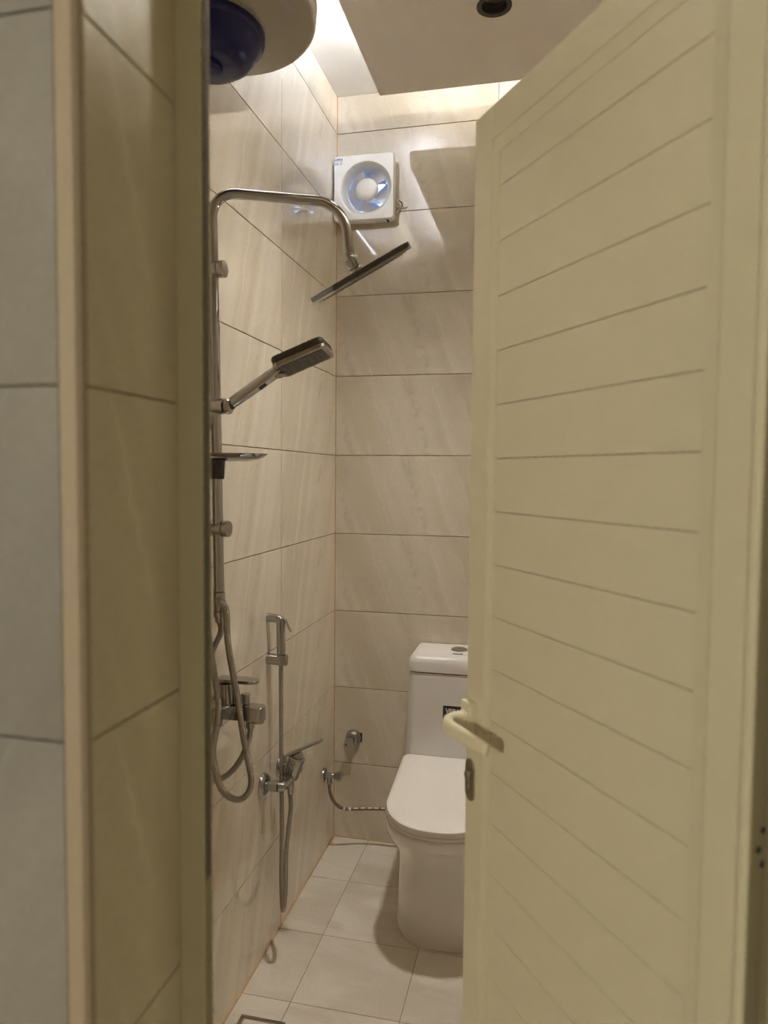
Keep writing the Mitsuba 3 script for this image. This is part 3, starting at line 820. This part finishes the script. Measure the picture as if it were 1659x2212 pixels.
corner = P1 + AD * 0.2916
end = P1 + AD * 0.303 + np.array([0, 0, -0.095])
riser = fillet([on_pipe(1.74), P1, corner, end], [0.052, 0.072], 16)
put('shower_column__arm', sweep(riser, 0.0112, sides=24), 'm_chrome', 'bent chrome arm', smooth=40)
put('shower_column__rail', sweep(np.array([on_pipe(1.168), on_pipe(1.3), on_pipe(1.5), on_pipe(1.745)]), 0.0118, sides=24), 'm_chrome', smooth=40)
put('shower_column__rail_joint', cyl(on_pipe(1.735), on_pipe(1.755), 0.0124), 'm_chrome', smooth=40)
for z in (1.876, 1.303):
    c = on_pipe(z)
    b = 'shower_column__wall_bracket' if z > 1.5 else 'shower_column__wall_bracket_001'
    put(b, cyl((XL - 0.001, c[1] + 0.002, z), (c[0] + 0.012, c[1] + 0.002, z), 0.0175), 'm_satin', 'satin wall bracket', smooth=40)
    put(b + '__end_cap', cyl((c[0] + 0.0125, c[1] + 0.002, z), (c[0] + 0.027, c[1] + 0.002, z), 0.0185, 0.002), 'm_satin', smooth=40)
# swivel joint and overhead head
dn_ = unit(end - riser[-3])
NP = np.array([-0.42253112, -0.35502165, 0.83392271])
put('shower_column__arm_nut', [cyl(end - dn_ * 0.001, end + dn_ * 0.018, 0.0128), cyl(end + dn_ * 0.017, end + dn_ * 0.022, 0.0105)], 'm_chrome', smooth=40)
ball = end + dn_ * 0.026
put('shower_column__ball_joint', place(trimesh.creation.icosphere(3, 0.0105), frame(ball, (1, 0, 0), (0, 1, 0), (0, 0, 1))), 'm_chrome', smooth=True)
put('shower_column__head_nut', [cyl(ball - NP * 0.001, ball - NP * 0.025, 0.0172), cyl(ball - NP * 0.0255, ball - NP * 0.033, 0.0150)], 'm_chrome', smooth=40)
b1 = unit(np.cross(NP, [0, 0, 1])); b2 = np.cross(NP, b1)
e1 = math.cos(4.56) * b1 + math.sin(4.56) * b2
e2 = np.cross(NP, e1)
HC = ball - NP * 0.0335
HL = 0.206


def slab(L, z0, z1, rc, re):
    pts = [(rounded_rect(-L / 2 + d, L / 2 - d, -L / 2 + d, L / 2 - d, rc, 7), z) for d, z in ((re, z0), (0, z0 + re), (0, z1 - re), (re, z1))]
    return loft([np.c_[q, np.full(len(q), z)] for q, z in pts])


MHd = frame(HC, e1, e2, NP)
put('shower_column__overhead_head', place(slab(HL, -0.0105, 0.0005, 0.012, 0.001), MHd), 'm_black', 'flat black square overhead shower head', smooth=30)
put('shower_column__overhead_head__top_plate', place(slab(HL - 0.012, 0.0003, 0.0014, 0.012, 0.0004), MHd), 'm_chrome', smooth=30)
put('shower_column__overhead_head__rim', place(slab(HL + 0.0015, -0.0155, -0.0103, 0.0125, 0.0008), MHd), 'm_satin', 'chrome rim', smooth=30)
put('shower_column__overhead_head__face', place(slab(HL - 0.022, -0.0170, -0.0153, 0.010, 0.0005), MHd), 'm_nozzle_grey', smooth=30)
gx, gy = np.meshgrid(np.linspace(-0.08, 0.08, 13), np.linspace(-0.08, 0.08, 13))
noz = lathe([(0.0022, -0.0166), (0.0014, -0.0192), (0, -0.0192)], None, 8)
noz.invert() if noz.volume < 0 else None
put('shower_column__overhead_head__nozzles', [place(noz, MHd @ frame((x, y, 0), (1, 0, 0), (0, 1, 0), (0, 0, 1))) for x, y in zip(gx.ravel(), gy.ravel())], 'm_nozzle', kind='stuff')
# slider that holds the hand shower
SZ = 1.579
sc = on_pipe(SZ)
put('shower_column__slider', [cyl((sc[0] - 0.020, sc[1] - 0.004, SZ), (sc[0] + 0.024, sc[1] - 0.004, SZ - 0.003), 0.0175, 0.003)], 'm_chrome', 'chrome sliding holder', smooth=40)
put('shower_column__slider__knob', cyl((sc[0] + 0.0245, sc[1] - 0.004, SZ - 0.003), (sc[0] + 0.040, sc[1] - 0.004, SZ - 0.004), 0.0178, 0.008), 'm_satin', smooth=40)
# soap dish clipped on the rail
dz = 1.459
dc = on_pipe(dz)
rings = []
for u in np.linspace(0, 1, 9):
    pass
th = np.arange(48) * 2 * math.pi / 48


def oval(hx, hy, z, cx=0.045):
    c, s = np.cos(th), np.sin(th)
    return np.stack([dc[0] + cx + hx * np.sign(c) * np.abs(c) ** 0.85, dc[1] + hy * np.sign(s) * np.abs(s) ** 0.85, np.full(48, z)], 1)


dish = [oval(0.030, 0.022, dz - 0.004), oval(0.052, 0.038, dz - 0.0005), oval(0.064, 0.048, dz + 0.005), oval(0.0725, 0.055, dz + 0.0125), oval(0.0735, 0.056, dz + 0.0130), oval(0.070, 0.053, dz + 0.0115), oval(0.058, 0.043, dz + 0.005), oval(0.035, 0.026, dz + 0.002)]
put('shower_column__soap_dish', loft(dish), 'm_chrome', 'shallow chrome soap dish', smooth=40)
put('shower_column__soap_dish__clip', lathe([(0.0118, -0.044), (0.0150, -0.044), (0.0158, -0.040), (0.0175, -0.006), (0.0180, -0.004), (0.0240, 0.003), (0.0118, 0.004)], frame((dc[0] + 0.001, dc[1], dz), (1, 0, 0), (0, 1, 0), (0, 0, 1)), 32), 'm_black_matt', 'black plastic clip', smooth=35)
# diverter at the foot of the rail
pb = on_pipe(1.168)
up_ = unit(P1 - P0)
put('shower_column__diverter', [cyl(pb + up_ * 0.006, pb - up_ * 0.008, 0.0125), cyl(pb - up_ * 0.0085, pb - up_ * 0.052, 0.0135), cyl(pb - up_ * 0.0525, pb - up_ * 0.066, 0.0138), cyl(pb - up_ * 0.066, pb - up_ * 0.078, 0.0105)], 'm_chrome', 'chrome hose outlet', smooth=40)
outl = pb - up_ * 0.028
odir = unit((0.62, -0.75, -0.12))
put('shower_column__diverter__outlet', [cyl(outl + odir * 0.008, outl + odir * 0.020, 0.0115), cyl(outl + odir * 0.019, outl + odir * 0.028, 0.0095)], 'm_chrome', smooth=40)

# hand shower
HA = math.radians(32.5)
ha = np.array([math.cos(HA), 0.0, math.sin(HA)])
h0 = np.array([sc[0] + 0.033, sc[1] - 0.001, SZ + 0.000])
say('hand_shower', 'hand shower with chrome handle and rectangular black-backed head, resting in its holder', 'hand shower')
hp = np.array([h0 + ha * t for t in (0.008, 0.014, 0.05, 0.10, 0.128, 0.143)])
put('hand_shower__handle', sweep(hp, [0.0108, 0.0125, 0.0130, 0.0128, 0.0122, 0.0110], [0.0108, 0.0125, 0.0135, 0.0145, 0.0165, 0.0180], 28, up=(-ha[2], 0, ha[0]), power=2.2), 'm_chrome', 'chrome handle', smooth=50)
put('hand_shower__collar', [cyl(h0 + ha * 0.000, h0 + ha * 0.0085, 0.0128), cyl(h0 - ha * 0.012, h0 + ha * 0.001, 0.0100)], 'm_black', 'black ring', smooth=40)
HB = math.radians(21.5)
hx_ = np.array([math.cos(HB), 0.0, math.sin(HB)])
hy_ = unit((0.03, 0.985, -0.14))
hx_ = unit(hx_ - hy_ * (hx_ @ hy_))
hz_ = np.cross(hx_, hy_)
hc = h0 + ha * 0.143 + hx_ * 0.055 + hz_ * 0.004
MHs = frame(hc, hx_, hy_, hz_)


def slab2(lx, ly, z0, z1, rc, re):
    pts = [(rounded_rect(-lx / 2 + d, lx / 2 - d, -ly / 2 + d, ly / 2 - d, rc, 7), z) for d, z in ((re, z0), (re * 0.3, z0 + re * 0.3), (0, z0 + re), (0, z1 - re), (re * 0.3, z1 - re * 0.3), (re, z1))]
    return loft([np.c_[q, np.full(len(q), z)] for q, z in pts])


put('hand_shower__head', place(slab2(0.122, 0.074, -0.003, 0.0135, 0.012, 0.003), MHs), 'm_black', 'black head back', smooth=35)
put('hand_shower__head__rim', place(slab2(0.124, 0.076, -0.0130, -0.0028, 0.012, 0.002), MHs), 'm_satin', 'chrome rim', smooth=35)
put('hand_shower__head__face', place(slab2(0.106, 0.060, -0.0142, -0.0125, 0.006, 0.0006), MHs), 'm_nozzle_grey', 'dark grey spray face', smooth=35)
gx, gy = np.meshgrid(np.linspace(-0.046, 0.046, 12), np.linspace(-0.0235, 0.0235, 6))
noz2 = lathe([(0.0019, -0.0138), (0.0015, -0.0160), (0, -0.0164)], None, 10)
noz2.invert() if noz2.volume < 0 else None
put('hand_shower__head__nozzles', [place(noz2, MHs @ frame((x, y, 0), (1, 0, 0), (0, 1, 0), (0, 0, 1))) for x, y in zip(gx.ravel(), gy.ravel())], 'm_nozzle', 'small rubber nozzles', kind='stuff', smooth=40)
bn = np.cross(ha, (0, 1, 0)) * -1
bc = h0 + ha * 0.090
bdir = unit(np.array([ha[2], -0.55, -ha[0]]))
put('hand_shower__button', place(rbox(-0.0095, 0.0095, -0.0045, 0.0045, 0.0, 0.0035, 0.0015), axis_frame(bc + bdir * 0.0118, bdir, ha)), 'm_black', 'black sliding button', smooth=40)
put('hand_shower__shoulder', place(cyl((0, 0, -0.012), (0, 0, 0.004), 0.012), frame(h0 + ha * 0.137 - hz_ * 0.003, hx_, hy_, hz_)), 'm_chrome', smooth=40)

# hoses
o1 = outl + odir * 0.027
hoseA = spline([o1, o1 + odir * 0.012 + np.array([0.004, 0.004, -0.012]), (-0.688, 1.450, 1.06), (-0.6745, 1.456, 0.96), (-0.662, 1.466, 0.86), (-0.654, 1.481, 0.775), (-0.647, 1.486, 0.722), (-0.650, 1.478, 0.695), (-0.668, 1.464, 0.682), (-0.698, 1.450, 0.702), (-0.704, 1.427, 0.752), (-0.711, 1.422, 0.805),
                (-0.697, 1.422, 0.890), (-0.704, 1.423, 0.965), (-0.722, 1.430, 1.05), (-0.737, 1.432, 1.18), (-0.739, 1.428, 1.35), (-0.735, 1.432, 1.50), h0 - ha * 0.035, h0 - ha * 0.010], 500)
put('shower_hose', corrugated(hoseA, 0.0076), 'm_steel_hose', 'ribbed metal hose hanging in a long loop from the shower column', 'hose', smooth=60)
b0 = pb - up_ * 0.077
MXY, MXZ = 1.500, 0.875
nip = np.array([-0.657, MXY + 0.004, 0.842])
hoseB = spline([b0, b0 + np.array([0.001, 0, -0.03]), (-0.722, 1.446, 1.03), (-0.736, 1.418, 0.95), (-0.744, 1.402, 0.85), (-0.748, 1.420, 0.75), (-0.730, 1.472, 0.717), (-0.702, 1.487, 0.730), (-0.675, 1.499, 0.768), (-0.659, 1.503, 0.815), nip], 300)
put('mixer_hose', corrugated(hoseB, 0.0072), 'm_steel_hose', 'ribbed metal hose curving from the bath mixer to the foot of the shower column', 'hose', smooth=60)

# bath mixer
say('bath_mixer', 'chrome bath mixer with a flat lever and square spout below the shower rail', 'mixer tap')
put('bath_mixer__body', [rbox(-0.752, -0.700, MXY - 0.060, MXY + 0.060, 0.852, 0.897, 0.008, 12)], 'm_chrome', smooth=40)
put('bath_mixer__cartridge', cyl((-0.713, MXY, 0.892), (-0.713, MXY, 0.9415), 0.0215, 0.003), 'm_chrome', smooth=40)


def tongue(x0, x1, y, hw, z0, z1, e):
    """a flat bar along +x with a half-round nose"""
    def ring(d, z):
        a = np.linspace(-math.pi / 2, math.pi / 2, 16)
        q = [(x0 + d, y - hw + d)] + [(x1 - hw + (hw - d) * math.cos(t), y + (hw - d) * math.sin(t)) for t in a] + [(x0 + d, y + hw - d)]
        return np.array([(a_, b_, z) for a_, b_ in q])
    return loft([ring(e, z0), ring(0, z0 + e), ring(0, z1 - e), ring(e, z1)])


put('bath_mixer__spout', tongue(-0.722, -0.618, MXY, 0.0195, 0.8585, 0.8905, 0.0012), 'm_chrome', 'square chrome spout', smooth=35)
put('bath_mixer__spout__aerator', cyl((-0.6345, MXY, 0.852), (-0.6345, MXY, 0.860), 0.0135, 0.001), 'm_chrome', smooth=40)
put('bath_mixer__diverter_knob', [cyl((-0.666, MXY, 0.889), (-0.666, MXY, 0.8925), 0.0110), cyl((-0.666, MXY, 0.894), (-0.666, MXY, 0.914), 0.0088), cyl((-0.666, MXY, 0.9125), (-0.666, MXY, 0.9185), 0.0108, 0.002)], 'm_chrome', smooth=40)
lev = tongue(-0.735, -0.634, MXY, 0.0185, 0.0, 0.0075, 0.001)
lev = place(lev, frame((0, 0, 0.9445), (1, 0, 0), (0, 1, 0), (0, 0, 1)))
put('bath_mixer__lever', lev, 'm_chrome', 'flat chrome lever', smooth=35)
put('bath_mixer__hose_nut', [cyl(nip + [0, 0, -0.006], nip + [0, 0, 0.009], 0.0105), cyl(nip + [0, 0, 0.008], nip + [0, 0, 0.018], 0.0085)], 'm_chrome', smooth=40)
for yy in (-0.06, 0.06):
    b = 'bath_mixer__rosette' if yy < 0 else 'bath_mixer__rosette_001'
    Mr = frame((XL, MXY + yy, MXZ), (0, 1, 0), (0, 0, 1), (1, 0, 0))
    put(b, lathe([(0, 0), (0.033, 0), (0.033, 0.003), (0.028, 0.010), (0.018, 0.014), (0, 0.014)], Mr, 36), 'm_chrome', smooth=35)
    put(b + '__union', cyl((XL + 0.013, MXY + yy, MXZ), (-0.750, MXY + yy, MXZ), 0.0155), 'm_chrome', smooth=40)

# ------------------------------------------------------------------ bidet sprayer, its holder, hose and mixer
BY, BX = 1.925, -0.7525
say('sprayer_holder', 'small chrome wall holder carrying the bidet sprayer', 'holder')
put('sprayer_holder__arm', cyl((XL - 0.0005, BY, 0.8835), (-0.7395, BY, 0.8815), 0.0160, 0.002), 'm_satin', smooth=40)
put('sprayer_holder__ring', place(lathe([(0.0092, -0.014), (0.0155, -0.014), (0.0165, -0.010), (0.0168, 0.010), (0.0155, 0.014), (0.0092, 0.014)], None, 32), frame((BX + 0.013, BY, 0.8825), (1, 0, 0), (0, 1, 0), (0, 0, 1))), 'm_chrome', smooth=40)
say('bidet_sprayer', 'chrome bidet sprayer standing upright in its wall holder', 'bidet sprayer')
bx = BX + 0.009
body = spline([(bx, BY, 0.902), (bx, BY, 0.925), (bx - 0.0005, BY, 0.975), (bx - 0.001, BY, 1.002)], 16)
put('bidet_sprayer__body', sweep(body, np.linspace(0.0120, 0.0132, 16), sides=24, power=2.6), 'm_chrome', smooth=50)
put('bidet_sprayer__collar', [cyl((bx, BY, 0.884), (bx, BY, 0.8995), 0.0100), cyl((bx, BY, 0.8993), (bx, BY, 0.9025), 0.0108)], 'm_chrome', smooth=40)
hd = fillet([(bx - 0.0005, BY, 0.985), (bx - 0.002, BY, 1.0035), (bx - 0.044, BY, 1.0065)], 0.009, 8)
put('bidet_sprayer__head', sweep(hd[3:], np.linspace(0.0118, 0.0122, len(hd) - 3), sides=24), 'm_chrome', smooth=50)
put('bidet_sprayer__nozzle', [cyl((bx - 0.031, BY, 1.0055), (bx - 0.0435, BY, 1.0065), 0.0133)], 'm_chrome', 'chrome spray nozzle', smooth=40)
put('bidet_sprayer__trigger', [sweep(np.array([(bx + 0.012, BY - 0.001, 1.0035), (bx + 0.0165, BY - 0.001, 0.996), (bx + 0.027, BY - 0.002, 0.975), (bx + 0.031, BY - 0.002, 0.967)]), [0.0016, 0.002, 0.002, 0.0016], [0.006, 0.006, 0.0065, 0.005], 12, up=(1, 0, 0.5))], 'm_satin', 'thin trigger lever', smooth=50)
MZ = 0.520
bm = np.array([-0.722, 1.955, MZ])
hoseC = spline([(bx, BY, 0.885), (bx, BY, 0.86), (bx - 0.002, BY + 0.006, 0.70), (bx - 0.005, BY + 0.018, 0.48), (bx - 0.006, BY + 0.022, 0.30), (bx - 0.002, BY + 0.010, 0.18), (bx + 0.012, BY - 0.018, 0.140), (bx + 0.030, BY - 0.052, 0.172), (bx + 0.041, BY - 0.068, 0.26), (bx + 0.036, BY - 0.048, 0.35), (bm[0] + 0.002, bm[1] - 0.010, 0.435), (bm[0] - 0.003, bm[1], 0.455), (bm[0] - 0.003, bm[1], 0.466)], 400)
put('bidet_hose', corrugated(hoseC, 0.0066), 'm_steel_hose', 'ribbed metal hose hanging in a narrow loop below the bidet sprayer', 'hose', smooth=60)

say('bidet_mixer', 'chrome wall mixer with a raised lever behind the hanging bidet hose', 'mixer tap')
for k, yy in enumerate((1.885, 2.025)):
    b = 'bidet_mixer__rosette' + ('' if k == 0 else '_001')
    Mr = frame((XL, yy, MZ), (0, 1, 0), (0, 0, 1), (1, 0, 0))
    put(b, lathe([(0, 0), (0.0345, 0), (0.0350, 0.002), (0.0335, 0.008), (0.0275, 0.0135), (0.018, 0.0155), (0, 0.016)], Mr, 40), 'm_chrome', smooth=35)
    put(b + '__union', [cyl((XL + 0.015, yy, MZ), (XL + 0.028, yy, MZ), 0.0125), cyl((XL + 0.027, yy, MZ), (XL + 0.050, yy, MZ), 0.0155)], 'm_chrome', smooth=40)
put('bidet_mixer__bar', sweep(fillet([(XL + 0.049, 1.885, MZ), (XL + 0.062, 1.888, MZ), (XL + 0.066, 1.955, MZ + 0.004), (XL + 0.062, 2.022, MZ), (XL + 0.049, 2.025, MZ)], [0.010, 0.03, 0.010], 8), 0.0142, sides=24), 'm_chrome', smooth=45)
put('bidet_mixer__cartridge', [cyl((XL + 0.060, 1.955, MZ), (XL + 0.078, 1.955, MZ + 0.050), 0.0235, 0.004), cyl((XL + 0.0765, 1.955, MZ + 0.046), (XL + 0.082, 1.955, MZ + 0.064), 0.0245, 0.004)], 'm_chrome', 'round chrome valve body', smooth=40)
lv = unit((0.118, 0.0, 0.060))
lz = unit((-0.060, 0.0, 0.118))
tg = tongue(-0.020, 0.108, 0, 0.0120, 0, 0.0065, 0.0012)
put('bidet_mixer__lever', place(tg, frame((XL + 0.066, 1.958, MZ + 0.070), lv, (0, 1, 0), lz)), 'm_chrome', 'long raised lever', smooth=35)
put('bidet_mixer__lever_base', place(cyl((0, 0, -0.016), (0, 0, 0.002), 0.017), frame((XL + 0.079, 1.957, MZ + 0.072), lv, (0, 1, 0), lz)), 'm_chrome', smooth=40)
put('bidet_mixer__outlet', [cyl((bm[0] - 0.003, bm[1], MZ - 0.008), (bm[0] - 0.003, bm[1], MZ - 0.036), 0.0105), cyl((bm[0] - 0.003, bm[1], MZ - 0.035), (bm[0] - 0.003, bm[1], MZ - 0.052), 0.0088)], 'm_chrome', smooth=40)

# ------------------------------------------------------------------ angle valve and the toilet's supply hose
VY, VZ = 2.470, 0.303
say('angle_valve', 'chrome angle valve low on the left wall near the corner', 'valve')
put('angle_valve__rosette', lathe([(0, 0), (0.0255, 0), (0.026, 0.002), (0.024, 0.007), (0.016, 0.010), (0, 0.0105)], frame((XL, VY, VZ), (0, 1, 0), (0, 0, 1), (1, 0, 0)), 36), 'm_chrome', smooth=35)
put('angle_valve__body', [cyl((XL + 0.009, VY, VZ), (XL + 0.042, VY, VZ), 0.0095), cyl((XL + 0.024, VY, VZ + 0.002), (XL + 0.024, VY, VZ - 0.026), 0.0090), cyl((XL + 0.024, VY, VZ - 0.020), (XL + 0.024, VY, VZ - 0.032), 0.0108)], 'm_chrome', smooth=40)
hexa = [[(r * math.cos(t), r * math.sin(t), z) for t in np.arange(6) * math.pi / 3 + 0.2] for r, z in ((0.0095, 0), (0.0120, 0.004), (0.0175, 0.018), (0.0185, 0.026), (0.0165, 0.028))]
put('angle_valve__knob', place(loft(hexa), frame((XL + 0.041, VY, VZ), (0, 1, 0), (0, 0, 1), (1, 0, 0))), 'm_chrome', 'faceted knob')
vb = np.array([XL + 0.024, VY, VZ - 0.030])
vh = spline([vb, vb + [0, 0, -0.018], vb + [0.006, 0.004, -0.050], vb + [0.022, 0.012, -0.082], vb + [0.050, 0.025, -0.103], vb + [0.10, 0.045, -0.108], vb + [0.16, 0.058, -0.107], vb + [0.225, 0.060, -0.100], vb + [0.280, 0.062, -0.086]], 220)
say('toilet_supply_hose', 'dark braided supply hose with pale worn bands from the angle valve to the toilet', 'hose')
put('toilet_supply_hose__sleeve', sweep(vh, 0.0062, sides=16), 'm_hose_dark', smooth=50)
for a, b in ((0.335, 0.350), (0.395, 0.412)):
    i0, i1 = int(a * 219), int(b * 219) + 2
    put('toilet_supply_hose__band', sweep(vh[i0:i1], 0.0067, sides=16), 'm_hose_band', 'pale band', smooth=50)
for k in range(7):
    i0 = int((0.45 + k * 0.072) * 219)
    q = vh[i0:i0 + 11] + np.array([0, -0.0022, 0.0030])
    put('toilet_supply_hose__worn_band', sweep(q, 0.0034, sides=10), 'm_hose_band', smooth=50)

# ------------------------------------------------------------------ stop valve on the back wall
SX, SZv = -0.705, 0.405
say('stop_valve', 'chrome round stop valve with a blue dot on the back wall left of the toilet', 'valve')
Mv = frame((SX, YB, SZv), (1, 0, 0), (0, 0, 1), (0, -1, 0))
put('stop_valve__rosette', lathe([(0, 0), (0.0300, 0), (0.0305, 0.004), (0.0290, 0.012), (0.0240, 0.021), (0.0165, 0.0265), (0, 0.027)], Mv, 44), 'm_chrome', smooth=35)
put('stop_valve__stem', lathe(rounded(0.0125, 0.025, 0.038, 0.002), Mv, 28), 'm_chrome', smooth=40)
hpts = np.array([(-0.030, -0.022), (-0.022, -0.027), (0.008, -0.027), (0.013, -0.019), (0.010, 0.010), (0.002, 0.014), (-0.012, 0.013), (-0.022, 0.004)])
hpoly = Polygon(hpts).buffer(-0.003).buffer(0.003, quad_segs=4)
hh = trimesh.creation.extrude_polygon(hpoly, 0.010)
hh.apply_translation((0, 0, 0.037))
put('stop_valve__handle', place(hh, Mv), 'm_chrome', 'flat handle')
put('stop_valve__handle__dot', place(lathe(rounded(0.0036, 0.0465, 0.0478, 0.0004), frame((-0.018, -0.016, 0), (1, 0, 0), (0, 1, 0), (0, 0, 1)), 20), Mv), 'm_blue_dot', 'blue cold water dot')
put('stop_valve__cut_edge', place(box(0.020, 0.0335, -0.017, 0.018, 0.0, 0.0015), Mv), 'm_black_matt', 'dark gap of the hole in the tile')

# ------------------------------------------------------------------ floor drain
say('floor_drain', 'square steel floor drain with a tile inset, by the left wall', 'floor drain')
DX, DY = (DRX0 + DRX1) / 2, (DRY0 + DRY1) / 2
for k, (x0, x1, y0, y1) in enumerate(((DRX0 + 0.001, DRX1 - 0.001, DRY1 - 0.008, DRY1 - 0.001), (DRX0 + 0.001, DRX1 - 0.001, DRY0 + 0.001, DRY0 + 0.008), (DRX0 + 0.001, DRX0 + 0.008, DRY0 + 0.0085, DRY1 - 0.0085), (DRX1 - 0.008, DRX1 - 0.001, DRY0 + 0.0085, DRY1 - 0.0085))):
    put('floor_drain__frame_bar', rbox(x0, x1, y0, y1, -0.012, 0.0018, 0.0012), 'm_satin', smooth=40)
put('floor_drain__pan', box(DRX0 + 0.002, DRX1 - 0.002, DRY0 + 0.002, DRY1 - 0.002, -0.016, -0.006), 'm_black_matt')
v, f = chamfer_slab(DRX1 - DRX0 - 0.026, DRY1 - DRY0 - 0.026, 0.008, 0.0008)
put('floor_drain__tile_inset', (v + [DRX0 + 0.013, DRY0 + 0.013, -0.0075], f), 'm_floor_tile', 'beige tile inset', uv=v[:, :2] + np.array([3.3, 2.1]))
